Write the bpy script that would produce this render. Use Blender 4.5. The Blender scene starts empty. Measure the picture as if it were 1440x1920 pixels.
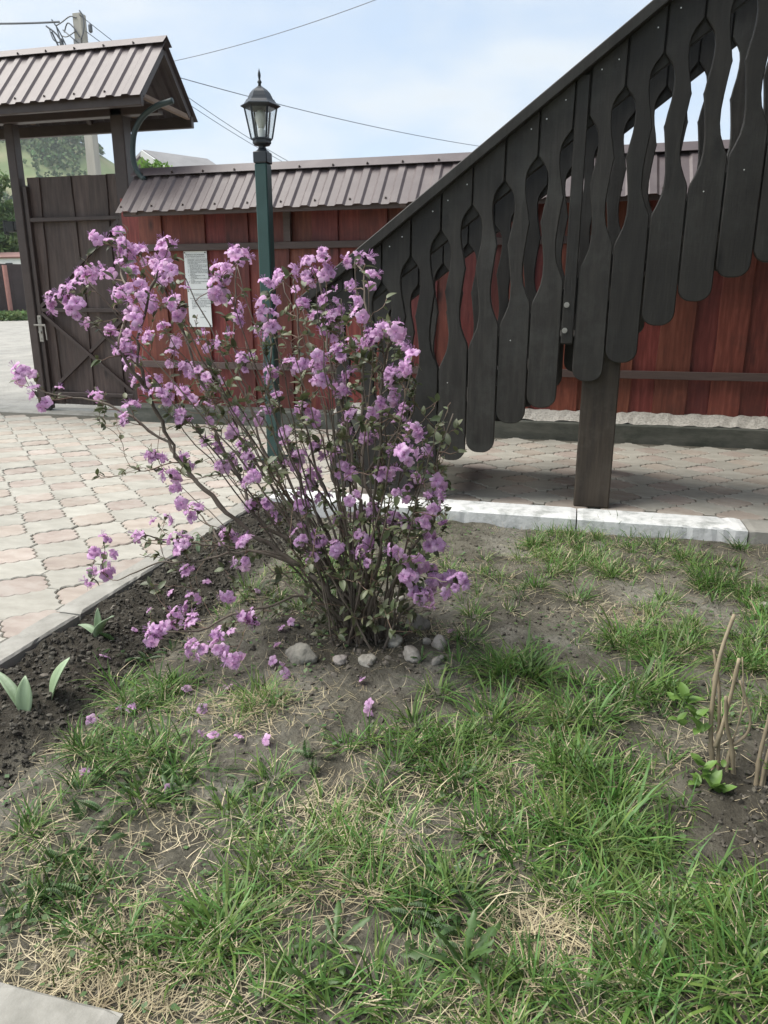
import bpy, math, random
import numpy as np
from mathutils import Vector, Matrix

S = bpy.context.scene
COL = S.collection
R = math.radians

# ---------------------------------------------------------------- camera, sky, sun
# World axes: X runs along the plank fence, Y away from the lawn, paving top at Z = 0.
YAW, PITCH, HC = R(14.4), R(15.8), 1.0
cd = bpy.data.cameras.new('camera')
cd.lens = 26.0; cd.sensor_width = 36.0; cd.sensor_fit = 'AUTO'
cd.clip_start = 0.05; cd.clip_end = 3000
cam = bpy.data.objects.new('camera', cd); COL.objects.link(cam)
cam.location = (0, 0, HC); cam.rotation_euler = (R(90) - PITCH, 0, YAW)
S.camera = cam

SUN_EL, SUN_AZ = R(58), R(262)          # azimuth clockwise from +Y
W = bpy.data.worlds.new('World'); S.world = W; W.use_nodes = True
wn, wl = W.node_tree.nodes, W.node_tree.links
bg = wn['Background']; bg.inputs['Strength'].default_value = 0.1
sky = wn.new('ShaderNodeTexSky'); sky.sky_type = 'NISHITA'; sky.sun_disc = False
sky.sun_elevation = SUN_EL; sky.sun_rotation = SUN_AZ
tc = wn.new('ShaderNodeTexCoord')
sepw = wn.new('ShaderNodeSeparateXYZ'); wl.new(tc.outputs['Generated'], sepw.inputs[0])
zadd = wn.new('ShaderNodeMath'); zadd.operation = 'ADD'; zadd.inputs[1].default_value = 0.25
zmax = wn.new('ShaderNodeMath'); zmax.operation = 'MAXIMUM'; zmax.inputs[1].default_value = 0.0
wl.new(sepw.outputs[2], zmax.inputs[0]); wl.new(zmax.outputs[0], zadd.inputs[0])
vdiv = wn.new('ShaderNodeVectorMath'); vdiv.operation = 'DIVIDE'
wl.new(tc.outputs['Generated'], vdiv.inputs[0]); wl.new(zadd.outputs[0], vdiv.inputs[1])
cn = wn.new('ShaderNodeTexNoise'); cn.inputs['Scale'].default_value = 1.9
cn.inputs['Detail'].default_value = 7; cn.inputs['Roughness'].default_value = 0.52; cn.inputs['Distortion'].default_value = 0.3
wl.new(vdiv.outputs[0], cn.inputs['Vector'])
cr = wn.new('ShaderNodeValToRGB')
cr.color_ramp.elements[0].position = 0.36; cr.color_ramp.elements[0].color = (0.80, 0.80, 0.80, 1)
cr.color_ramp.elements[1].position = 0.66; cr.color_ramp.elements[1].color = (0.98, 0.98, 0.98, 1)
wl.new(cn.outputs['Fac'], cr.inputs[0])
cc = wn.new('ShaderNodeValToRGB')
cc.color_ramp.elements[0].position = 0.40; cc.color_ramp.elements[0].color = (0.56, 0.665, 0.785, 1)
cc.color_ramp.elements[1].position = 0.60; cc.color_ramp.elements[1].color = (0.80, 0.865, 0.92, 1)
wl.new(cn.outputs['Fac'], cc.inputs[0])
csc = wn.new('ShaderNodeVectorMath'); csc.operation = 'SCALE'; csc.inputs['Scale'].default_value = 2.6
wl.new(cc.outputs[0], csc.inputs[0])
mixw = wn.new('ShaderNodeMix'); mixw.data_type = 'RGBA'
wl.new(cr.outputs[0], mixw.inputs[0]); wl.new(sky.outputs[0], mixw.inputs[6]); wl.new(csc.outputs[0], mixw.inputs[7])
wl.new(mixw.outputs[2], bg.inputs['Color'])

ld = bpy.data.lights.new('sun', 'SUN'); ld.energy = 1.5; ld.angle = R(48); ld.color = (1, 0.95, 0.87)
sun = bpy.data.objects.new('sun', ld); COL.objects.link(sun)
sd = Vector((math.sin(SUN_AZ) * math.cos(SUN_EL), math.cos(SUN_AZ) * math.cos(SUN_EL), math.sin(SUN_EL)))
sun.rotation_euler = sd.to_track_quat('Z', 'Y').to_euler(); sun.location = (0, 0, 20)

S.view_settings.view_transform = 'Standard'; S.view_settings.look = 'None'
S.view_settings.exposure = 2.0; S.view_settings.gamma = 1.0; S.view_settings.use_curve_mapping = False
S.render.engine = 'CYCLES'
S.cycles.use_denoising = True
S.cycles.max_bounces = 6; S.cycles.transparent_max_bounces = 12
S.cycles.caustics_reflective = False; S.cycles.caustics_refractive = False

# ---------------------------------------------------------------- helpers
FP = 1386.7
fw = np.array([-math.sin(YAW) * math.cos(PITCH), math.cos(YAW) * math.cos(PITCH), -math.sin(PITCH)])
rt = np.array([math.cos(YAW), math.sin(YAW), 0.0]); up = np.cross(rt, fw)
CP = np.array([0, 0, HC])
def ray(x, y): return fw + rt * (x - 720) / FP - up * (y - 960) / FP
def atZ(x, y, z=0.0):
    d = ray(x, y); return CP + d * (z - HC) / d[2]
def atY(x, y, yy):
    d = ray(x, y); return CP + d * yy / d[1]
def atD(x, y, dist):
    d = ray(x, y); return CP + d * dist / math.hypot(d[0], d[1])

rng = np.random.default_rng(7)
random.seed(7)

def hashn(i, j, seed):
    n = (i * 374761393 + j * 668265263 + seed * 1442695041) & 0xffffffff
    n = ((n ^ (n >> 13)) * 1274126177) & 0xffffffff
    return ((n ^ (n >> 16)) & 0xffff) / 65535.0
def vnoise(x, y, seed=0):
    x = np.asarray(x, float); y = np.asarray(y, float)
    xi = np.floor(x).astype(np.int64); yi = np.floor(y).astype(np.int64)
    fx = x - xi; fy = y - yi
    fx = fx * fx * (3 - 2 * fx); fy = fy * fy * (3 - 2 * fy)
    a = hashn(xi, yi, seed); b = hashn(xi + 1, yi, seed); c = hashn(xi, yi + 1, seed); d = hashn(xi + 1, yi + 1, seed)
    return (a * (1 - fx) + b * fx) * (1 - fy) + (c * (1 - fx) + d * fx) * fy
def fbm(x, y, seed=0, o=4):
    s = 0; a = 0.5; f = 1.0
    for k in range(o):
        s = s + a * vnoise(np.asarray(x) * f, np.asarray(y) * f, seed + k * 17); a *= 0.5; f *= 2.03
    return s

class MB:
    def __init__(s): s.v = []; s.f = []
    def add(s, vs, fs):
        o = len(s.v); s.v += [tuple(map(float, p)) for p in vs]; s.f += [[i + o for i in f] for f in fs]
    def box(s, x0, x1, y0, y1, z0, z1, b=0.0):
        if b <= 0:
            vs = [(x0,y0,z0),(x1,y0,z0),(x1,y1,z0),(x0,y1,z0),(x0,y0,z1),(x1,y0,z1),(x1,y1,z1),(x0,y1,z1)]
            s.add(vs, [(0,3,2,1),(4,5,6,7),(0,1,5,4),(1,2,6,5),(2,3,7,6),(3,0,4,7)]); return
        # bevelled box: 24 corners
        vs = []; 
        for sx in (0,1):
            for sy in (0,1):
                for sz in (0,1):
                    X = (x0,x1)[sx]; Y = (y0,y1)[sy]; Z = (z0,z1)[sz]
                    ix = X + (b if sx == 0 else -b); iy = Y + (b if sy == 0 else -b); iz = Z + (b if sz == 0 else -b)
                    vs += [(X, iy, iz), (ix, Y, iz), (ix, iy, Z)]
        def k(sx, sy, sz, a): return (sx * 4 + sy * 2 + sz) * 3 + a
        fs = []
        for sx in (0,1): fs.append([k(sx,0,0,0),k(sx,1,0,0),k(sx,1,1,0),k(sx,0,1,0)][::(-1 if sx == 0 else 1)])
        for sy in (0,1): fs.append([k(0,sy,0,1),k(1,sy,0,1),k(1,sy,1,1),k(0,sy,1,1)][::(1 if sy == 0 else -1)])
        for sz in (0,1): fs.append([k(0,0,sz,2),k(1,0,sz,2),k(1,1,sz,2),k(0,1,sz,2)][::(-1 if sz == 0 else 1)])
        for sx in (0,1):
            for sy in (0,1): fs.append([k(sx,sy,0,0),k(sx,sy,1,0),k(sx,sy,1,1),k(sx,sy,0,1)][::(1 if sx == sy else -1)])
            for sz in (0,1): fs.append([k(sx,0,sz,0),k(sx,0,sz,2),k(sx,1,sz,2),k(sx,1,sz,0)][::(1 if sx == sz else -1)])
        for sy in (0,1):
            for sz in (0,1): fs.append([k(0,sy,sz,1),k(1,sy,sz,1),k(1,sy,sz,2),k(0,sy,sz,2)][::(1 if sy == sz else -1)])
        for sx in (0,1):
            for sy in (0,1):
                for sz in (0,1):
                    fs.append([k(sx,sy,sz,0),k(sx,sy,sz,1),k(sx,sy,sz,2)][::(1 if (sx+sy+sz) % 2 else -1)])
        s.add(vs, fs)
    def bar(s, p, q, w, d, nrm=(0, -1, 0), b=0.0):
        # rectangular bar from p to q; d along nrm, w across
        p = Vector(p); q = Vector(q); t = (q - p).normalized(); n = Vector(nrm); n = (n - t * n.dot(t)).normalized(); c = t.cross(n)
        m = MB(); L = (q - p).length; m.box(-w/2, w/2, -d/2, d/2, 0, L, b)
        s.add([p + c * v[0] + n * v[1] + t * v[2] for v in m.v], m.f)
    def prism(s, poly, y0, y1, b=0.0):
        # poly in XZ (counter-clockwise seen from -Y), extruded from y0 (front) to y1
        n = len(poly)
        if b > 0:
            c = inset(poly, b)
            vs = [(x, y0, z) for x, z in c] + [(x, y0 + b, z) for x, z in poly] + [(x, y1, z) for x, z in poly]
            fs = [list(range(n)), list(range(3*n-1, 2*n-1, -1))]
            for i in range(n):
                j = (i + 1) % n
                fs += [(n+i, n+j, j, i), (2*n+i, 2*n+j, n+j, n+i)]
        else:
            vs = [(x, y0, z) for x, z in poly] + [(x, y1, z) for x, z in poly]
            fs = [list(range(n)), list(range(2*n-1, n-1, -1))]
            for i in range(n): fs.append((n+i, n+(i+1) % n, (i+1) % n, i))
        s.add(vs, fs)
    def tube(s, pts, rad, n=6, cap=True):
        pts = [Vector(p) for p in pts]; m = len(pts)
        if not hasattr(rad, '__len__'): rad = [rad] * m
        t0 = (pts[1] - pts[0]).normalized(); a = t0.orthogonal().normalized(); vs = []
        for i, p in enumerate(pts):
            t = (pts[min(i+1, m-1)] - pts[max(i-1, 0)])
            if t.length < 1e-9: t = t0
            t.normalize(); a = (a - t * a.dot(t))
            if a.length < 1e-6: a = t.orthogonal()
            a.normalize(); b = t.cross(a)
            for k in range(n):
                g = 2 * math.pi * k / n; vs.append(p + (a * math.cos(g) + b * math.sin(g)) * rad[i])
        fs = []
        for i in range(m - 1):
            for k in range(n):
                fs.append((i*n+k, i*n+(k+1) % n, (i+1)*n+(k+1) % n, (i+1)*n+k))
        if cap: fs += [list(range(n-1, -1, -1)), list(range((m-1)*n, m*n))]
        s.add(vs, fs)
    def lathe(s, prof, n=12, c=(0,0,0), rot=0.0):
        vs = []; m = len(prof)
        for r_, z in prof:
            for k in range(n):
                g = 2 * math.pi * k / n + rot; vs.append((c[0] + r_ * math.cos(g), c[1] + r_ * math.sin(g), c[2] + z))
        fs = []
        for i in range(m - 1):
            for k in range(n): fs.append((i*n+k, i*n+(k+1) % n, (i+1)*n+(k+1) % n, (i+1)*n+k))
        fs += [list(range(n-1, -1, -1)), list(range((m-1)*n, m*n))]
        s.add(vs, fs)
    def mesh(s, name, mat, smooth=False):
        me = bpy.data.meshes.new(name); me.from_pydata(s.v, [], s.f); me.update()
        if mat: me.materials.append(mat)
        if smooth: me.shade_smooth()
        return me
    def build(s, name, mat, parent=None, smooth=False, kind=None, origin=None):
        if origin is not None:
            s.v = [(p[0]-origin[0], p[1]-origin[1], p[2]-origin[2]) for p in s.v]
        o = bpy.data.objects.new(name, s.mesh(name, mat, smooth)); COL.objects.link(o)
        if origin is not None: o.location = origin
        if parent is not None:
            o.parent = parent
        if kind: o['kind'] = kind
        return o

def inset(poly, b):
    n = len(poly); out = []
    for i in range(n):
        p0 = poly[i-1]; p1 = poly[i]; p2 = poly[(i+1) % n]
        tx, tz = p2[0]-p0[0], p2[1]-p0[1]; l = math.hypot(tx, tz) or 1
        out.append((p1[0] - tz/l*b, p1[1] + tx/l*b))
    return out

def tag(o, label=None, cat=None, group=None, kind=None):
    if label: o['label'] = label
    if cat: o['category'] = cat
    if group: o['group'] = group
    if kind: o['kind'] = kind
    return o
def thing(name, label, cat, loc=(0, 0, 0), group=None):
    o = bpy.data.objects.new(name, None); COL.objects.link(o); o.location = loc; o.empty_display_size = 0.1
    return tag(o, label, cat, group)
def arr_mesh(name, V, F, mat, smooth=False):
    me = bpy.data.meshes.new(name); me.from_pydata(V.tolist() if hasattr(V, 'tolist') else V, [], F.tolist() if hasattr(F, 'tolist') else F); me.update()
    me.materials.append(mat)
    if smooth: me.shade_smooth()
    return me
def arr_obj(name, V, F, mat, parent=None, smooth=False, kind=None):
    o = bpy.data.objects.new(name, arr_mesh(name, V, F, mat, smooth)); COL.objects.link(o)
    if parent is not None: o.parent = parent
    if kind: o['kind'] = kind
    return o

# ---------------------------------------------------------------- materials
def mat(name, stops, scale=8, detail=6, rough=0.7, bump=0.2, bscale=None, stretch=(1,1,1), bdist=0.005, rvar=0.0,
        objrand=0.0, island=0.0, hue=0.0, coord='Object', metal=0.0, spec=0.5, transl=0.0, grime=None, wave=None, knots=False, contrast=(0.3, 0.7)):
    m = bpy.data.materials.new(name); m.use_nodes = True; N, L = m.node_tree.nodes, m.node_tree.links
    b = N['Principled BSDF']; out = N['Material Output']
    t = N.new('ShaderNodeTexCoord'); mp = N.new('ShaderNodeMapping'); mp.inputs['Scale'].default_value = stretch
    if coord == 'World':      # world position, shifted by each object's own random value
        oi = N.new('ShaderNodeObjectInfo'); om = N.new('ShaderNodeMath'); om.operation = 'MULTIPLY'; om.inputs[1].default_value = 23.0; L.new(oi.outputs['Random'], om.inputs[0])
        va = N.new('ShaderNodeVectorMath'); va.operation = 'ADD'; L.new(N.new('ShaderNodeNewGeometry').outputs['Position'], va.inputs[0]); L.new(om.outputs[0], va.inputs[1])
        class _T: outputs = {'World': va.outputs[0]}
        t = _T
    L.new(t.outputs[coord], mp.inputs[0])
    no = N.new('ShaderNodeTexNoise'); no.inputs['Scale'].default_value = scale; no.inputs['Detail'].default_value = detail
    no.inputs['Roughness'].default_value = 0.6
    L.new(mp.outputs[0], no.inputs['Vector'])
    rp = N.new('ShaderNodeValToRGB'); e = rp.color_ramp.elements
    lo, hi = contrast
    for i, c in enumerate(stops):
        pos = lo + (hi - lo) * i / max(1, len(stops) - 1)
        if i < 2: e[i].position = pos; e[i].color = (*c, 1)
        else:
            q = e.new(pos); q.color = (*c, 1)
    L.new(no.outputs['Fac'], rp.inputs[0]); colr = rp.outputs[0]
    if knots:
        vo = N.new('ShaderNodeTexVoronoi'); vo.inputs['Scale'].default_value = 3.2
        mk = N.new('ShaderNodeMapping'); mk.inputs['Scale'].default_value = (1.6, 0.2, 0.75); L.new(t.outputs[coord], mk.inputs[0]); L.new(mk.outputs[0], vo.inputs['Vector'])
        kr = N.new('ShaderNodeValToRGB'); kr.color_ramp.elements[0].position = 0.05; kr.color_ramp.elements[0].color = (0.35,)*3 + (1,)
        kr.color_ramp.elements[1].position = 0.17; kr.color_ramp.elements[1].color = (1,)*3 + (1,)
        L.new(vo.outputs['Distance'], kr.inputs[0])
        mx = N.new('ShaderNodeMix'); mx.data_type = 'RGBA'; mx.blend_type = 'MULTIPLY'; mx.inputs[0].default_value = 1
        L.new(colr, mx.inputs[6]); L.new(kr.outputs[0], mx.inputs[7]); colr = mx.outputs[2]
    if grime:
        # soft large-scale weathering: grime = (colour, scale, strength)
        n2 = N.new('ShaderNodeTexNoise'); n2.inputs['Scale'].default_value = grime[1]; n2.inputs['Detail'].default_value = 8; n2.inputs['Roughness'].default_value = 0.7
        L.new(t.outputs[coord], n2.inputs['Vector'])
        r2 = N.new('ShaderNodeValToRGB'); r2.color_ramp.elements[0].position = 0.5; r2.color_ramp.elements[0].color = (0,0,0,1); r2.color_ramp.elements[1].position = 0.68
        r2.color_ramp.elements[1].color = (grime[2],)*3 + (1,)
        L.new(n2.outputs['Fac'], r2.inputs[0])
        mx = N.new('ShaderNodeMix'); mx.data_type = 'RGBA'; L.new(r2.outputs[0], mx.inputs[0]); L.new(colr, mx.inputs[6]); mx.inputs[7].default_value = (*grime[0], 1); colr = mx.outputs[2]
    if objrand or island:
        hs = N.new('ShaderNodeHueSaturation')
        if island: src = N.new('ShaderNodeNewGeometry').outputs['Random Per Island']
        else: src = N.new('ShaderNodeObjectInfo').outputs['Random']
        if objrand and island:
            ad = N.new('ShaderNodeMath'); ad.operation = 'ADD'; L.new(src, ad.inputs[0]); L.new(N.new('ShaderNodeObjectInfo').outputs['Random'], ad.inputs[1])
            fr = N.new('ShaderNodeMath'); fr.operation = 'FRACT'; L.new(ad.outputs[0], fr.inputs[0]); src = fr.outputs[0]
        a = max(objrand, island)
        mr = N.new('ShaderNodeMapRange'); mr.inputs['To Min'].default_value = 1 - a; mr.inputs['To Max'].default_value = 1 + a
        L.new(src, mr.inputs[0]); L.new(mr.outputs[0], hs.inputs['Value'])
        if hue:
            m2 = N.new('ShaderNodeMath'); m2.operation = 'MULTIPLY'; m2.inputs[1].default_value = 7.31; L.new(src, m2.inputs[0])
            m3 = N.new('ShaderNodeMath'); m3.operation = 'FRACT'; L.new(m2.outputs[0], m3.inputs[0])
            mh = N.new('ShaderNodeMapRange'); mh.inputs['To Min'].default_value = 0.5 - hue; mh.inputs['To Max'].default_value = 0.5 + hue
            L.new(m3.outputs[0], mh.inputs[0]); L.new(mh.outputs[0], hs.inputs['Hue'])
        L.new(colr, hs.inputs['Color']); colr = hs.outputs[0]
    L.new(colr, b.inputs['Base Color'])
    b.inputs['Roughness'].default_value = rough; b.inputs['Metallic'].default_value = metal; b.inputs['Specular IOR Level'].default_value = spec
    if rvar:
        mr = N.new('ShaderNodeMapRange'); mr.inputs['To Min'].default_value = rough - rvar; mr.inputs['To Max'].default_value = rough + rvar
        L.new(no.outputs['Fac'], mr.inputs[0]); L.new(mr.outputs[0], b.inputs['Roughness'])
    if bump:
        bn = N.new('ShaderNodeTexNoise'); bn.inputs['Scale'].default_value = bscale or scale * 3; bn.inputs['Detail'].default_value = 5; L.new(mp.outputs[0], bn.inputs['Vector'])
        h = bn.outputs['Fac']
        if wave:
            wv = N.new('ShaderNodeTexWave'); wv.bands_direction = wave[0]; wv.inputs['Scale'].default_value = wave[1]; wv.inputs['Distortion'].default_value = 2.5; wv.inputs['Detail'].default_value = 2
            L.new(t.outputs[coord], wv.inputs['Vector'])
            mm = N.new('ShaderNodeMath'); mm.operation = 'MULTIPLY_ADD'; mm.inputs[1].default_value = wave[2]; L.new(wv.outputs['Fac'], mm.inputs[0]); L.new(h, mm.inputs[2]); h = mm.outputs[0]
        bp = N.new('ShaderNodeBump'); bp.inputs['Strength'].default_value = bump; bp.inputs['Distance'].default_value = bdist
        L.new(h, bp.inputs['Height']); L.new(bp.outputs[0], b.inputs['Normal'])
    if transl:
        tr = N.new('ShaderNodeBsdfTranslucent'); L.new(colr, tr.inputs['Color'])
        ms = N.new('ShaderNodeMixShader'); ms.inputs[0].default_value = transl
        L.new(b.outputs[0], ms.inputs[1]); L.new(tr.outputs[0], ms.inputs[2]); L.new(ms.outputs[0], out.inputs['Surface'])
    return m

M = {}
M['stair'] = mat('dark_stained_wood', [(.018,.0165,.0145),(.027,.0245,.0215),(.040,.0365,.032)], scale=5, stretch=(9,9,1), rough=.62, rvar=.1, bump=.35, bscale=14, bdist=.004, knots=True, wave=('Z', 26, .12), objrand=.3, spec=.4, grime=((.055,.055,.05), 4, .6))
M['stairpost'] = mat('dark_brown_post_wood', [(.028,.022,.017),(.05,.038,.028),(.07,.055,.04)], scale=4, stretch=(8,8,.7), rough=.75, bump=.4, bscale=12, bdist=.004, grime=((.10,.085,.07), 6, .5), knots=True)
M['red'] = mat('red_brown_board', [(.10,.020,.014),(.165,.037,.025),(.24,.068,.046)], scale=4, stretch=(10,10,1), rough=.55, bump=.35, bscale=10, bdist=.004, objrand=.3, hue=.012, grime=((.07,.02,.016), 2.5, .55), knots=True)
M['beam'] = mat('brown_beam_paint', [(.075,.05,.045),(.11,.078,.07)], scale=6, stretch=(1,8,8), rough=.6, bump=.2, objrand=.1)
M['gatewood'] = mat('gate_board_wood', [(.042,.027,.023),(.072,.048,.041),(.105,.075,.064)], scale=4, stretch=(9,9,.9), rough=.6, bump=.35, bscale=10, bdist=.004, objrand=.25, knots=True, grime=((.11,.09,.08), 4, .25))
M['gatesteel'] = mat('brown_painted_steel', [(.043,.028,.025),(.062,.043,.038)], scale=10, rough=.45, bump=.08, grime=((.07,.055,.05), 12, .4))
M['roof'] = mat('brown_roof_sheet', [(.082,.062,.064),(.108,.084,.086)], scale=2.5, rough=.5, bump=.03, spec=.5, grime=((.135,.112,.11), 5, .6))
M['rawwood'] = mat('raw_weathered_wood', [(.16,.11,.08),(.27,.19,.14)], scale=5, stretch=(6,1,6), rough=.8, bump=.3)
M['plinth'] = mat('mossy_concrete', [(.055,.06,.052),(.10,.105,.09),(.15,.15,.13)], scale=6, stretch=(.6,1,2), rough=.9, bump=.5, bscale=40, grime=((.03,.04,.03), 3, .6))
M['gravel'] = mat('pale_gravel_concrete', [(.28,.27,.24),(.5,.48,.43),(.62,.6,.55)], scale=60, rough=.9, bump=.9, bscale=70, bdist=.01)
M['kerb'] = mat('kerb_concrete', [(.24,.235,.21),(.31,.30,.27),(.38,.37,.335)], scale=7, rough=.88, bump=.4, bscale=60, grime=((.16,.155,.13), 4, .6))
M['lime'] = mat('limewash_on_concrete', [(.30,.32,.30),(.62,.64,.63),(.78,.79,.78)], scale=9, detail=9, rough=.9, bump=.5, bscale=45, contrast=(.28,.50), grime=((.26,.28,.26), 7, .8))
M['tilered'] = mat('pink_paver', [(.30,.25,.215),(.355,.305,.26),(.41,.36,.315)], scale=7, rough=.85, bump=.6, bscale=16, bdist=.006, objrand=.12, hue=.012, coord='World', stretch=(1,2.2,1), grime=((.42,.39,.345), 5, .85))
M['tilegrey'] = mat('pale_grey_paver', [(.305,.29,.25),(.365,.35,.305),(.425,.41,.36)], scale=6, rough=.85, bump=.6, bscale=16, bdist=.006, objrand=.07, coord='World', stretch=(1,2.2,1), grime=((.31,.305,.27), 4, .6))
M['sand'] = mat('joint_sand', [(.085,.08,.062),(.14,.13,.105)], scale=30, rough=.95, bump=.5)
M['lampiron'] = mat('dark_green_lamp_paint', [(.022,.058,.053),(.032,.078,.072)], scale=8, rough=.38, bump=.05)
M['lampcap'] = mat('blue_black_lamp_cap', [(.016,.02,.026),(.026,.032,.04)], scale=8, rough=.4, bump=.05)
M['paper'] = mat('white_notice_paper', [(.82,.84,.83),(.87,.89,.88)], scale=5, rough=.5, bump=.05)
M['ink'] = mat('grey_print', [(.12,.13,.13),(.16,.17,.17)], scale=20, rough=.7, bump=0)
M['metal'] = mat('worn_steel', [(.28,.26,.24),(.42,.40,.37)], scale=15, rough=.38, metal=.8, bump=.08)
M['nail'] = mat('bright_nail_head', [(.6,.6,.58),(.7,.7,.68)], scale=15, rough=.35, metal=.3, bump=0)
M['black'] = mat('black_plastic', [(.012,.013,.014),(.02,.021,.022)], scale=10, rough=.5, bump=.05)
M['pipe'] = mat('dark_green_pipe', [(.02,.035,.035),(.03,.05,.05)], scale=10, rough=.5, bump=.05)
M['pole'] = mat('pole_concrete', [(.40,.38,.33),(.55,.52,.46)], scale=5, stretch=(1,1,.2), rough=.9, bump=.3)
M['road'] = mat('dusty_road', [(.26,.25,.225),(.33,.318,.288),(.39,.375,.34)], scale=3, detail=10, rough=.95, bump=.7, bscale=24, bdist=.03, grime=((.24,.235,.22), .6, .6), coord='Object')
M['verge'] = mat('verge_ground', [(.10,.12,.05),(.16,.17,.08),(.24,.21,.14)], scale=2, rough=.95, bump=.5)
M['hill'] = mat('hillside_meadow', [(.09,.15,.045),(.15,.19,.075),(.28,.25,.14)], scale=.035, detail=9, rough=.95, bump=.3)
M['hilltree'] = mat('hillside_tree', [(.055,.115,.03),(.10,.165,.05)], scale=.1, rough=.9, bump=0, island=.35, hue=.03)
M['leafbg'] = mat('tree_foliage', [(.12,.18,.07),(.18,.25,.10)], scale=1, rough=.6, bump=0, island=.3, hue=.03, transl=.5)
M['bark'] = mat('tree_bark', [(.05,.04,.03),(.1,.08,.065)], scale=10, rough=.9, bump=.4)
M['white'] = mat('white_render', [(.68,.68,.66),(.76,.76,.74)], scale=3, rough=.8, bump=.1)
M['redroof'] = mat('faded_red_roof', [(.20,.10,.085),(.28,.15,.125)], scale=3, rough=.7, bump=.1)
M['slateroof'] = mat('grey_slate_roof', [(.24,.235,.235),(.32,.31,.31)], scale=3, rough=.8, bump=.2)
M['darkwood'] = mat('dark_gable_boards', [(.05,.045,.05),(.08,.07,.075)], scale=6, rough=.7, bump=.2)
M['brownfence'] = mat('brown_sheet_fence', [(.055,.036,.034),(.075,.052,.05)], scale=3, rough=.5, bump=.1)
M['pinkpost'] = mat('pink_post', [(.42,.19,.16),(.5,.25,.21)], scale=5, rough=.6, bump=.1)
M['wire'] = mat('overhead_wire', [(.10,.11,.125),(.15,.16,.175)], scale=5, rough=.6, bump=0)
M['stem'] = mat('bush_bark', [(.06,.046,.036),(.13,.105,.082),(.22,.185,.15)], scale=14, stretch=(1,1,.5), rough=.8, bump=.5, bscale=60, bdist=.002, objrand=.25)
M['twig'] = mat('young_twig_bark', [(.08,.05,.036),(.17,.11,.08),(.24,.17,.12)], scale=9, rough=.75, bump=.2, bscale=60)
M['bleaf'] = mat('rhododendron_leaf', [(.07,.09,.04),(.115,.135,.065),(.17,.185,.10)], scale=5, rough=.42, bump=.1, objrand=.4, island=.4, hue=.03, transl=.22)
M['stone'] = mat('field_stone', [(.20,.18,.155),(.34,.315,.28),(.48,.45,.40)], scale=9, rough=.85, bump=1, bscale=50, bdist=.008, objrand=.22, hue=.03, grime=((.09,.09,.075), 14, .8))
M['cane'] = mat('cut_cane_bark', [(.16,.125,.08),(.32,.26,.175),(.50,.43,.31)], scale=10, stretch=(1,1,.3), rough=.8, bump=.5, bscale=40, objrand=.2)
M['shoot'] = mat('fresh_shoot_leaf', [(.14,.25,.055),(.20,.33,.09)], scale=8, rough=.45, bump=.15, objrand=.15, transl=.3)
M['tulip'] = mat('tulip_leaf', [(.26,.36,.20),(.34,.45,.28),(.42,.52,.36)], scale=6, stretch=(6,6,1), rough=.45, bump=.15, objrand=.12, transl=.25)
M['grass'] = mat('lawn_grass', [(.068,.140,.031),(.112,.205,.049),(.17,.265,.080)], scale=2.2, rough=.48, bump=0, island=.45, hue=.028, transl=.3, spec=.4)
M['straw'] = mat('dry_straw', [(.34,.28,.17),(.50,.43,.28),(.62,.55,.38)], scale=3, rough=.7, bump=0, island=.3, hue=.012, transl=.15)
M['weed'] = mat('weed_leaf', [(.06,.12,.04),(.095,.17,.06),(.13,.21,.08)], scale=3, rough=.5, bump=0, island=.3, hue=.02, transl=.25)
M['clod'] = mat('soil_clod', [(.033,.029,.023),(.062,.056,.045),(.105,.097,.079)], scale=20, rough=.95, bump=.6, bscale=80, island=.3)

M['crumb'] = mat('soil_crumb', [(.07,.06,.05),(.13,.115,.095),(.2,.18,.15)], scale=20, rough=.95, bump=.5, bscale=80, island=.3)
# flower: petals pale at the throat, violet at the lobes
def flower_mat():
    m = mat('flower_petal', [(.66,.355,.64),(.76,.48,.74),(.84,.64,.82)], scale=25, rough=.55, bump=0, objrand=.16, island=.16, hue=.014, transl=.42, spec=.25)
    return m
M['petal'] = flower_mat()
M['stamen'] = mat('flower_stamen', [(.36,.16,.42),(.55,.33,.55)], scale=30, rough=.6, bump=0)

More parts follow.
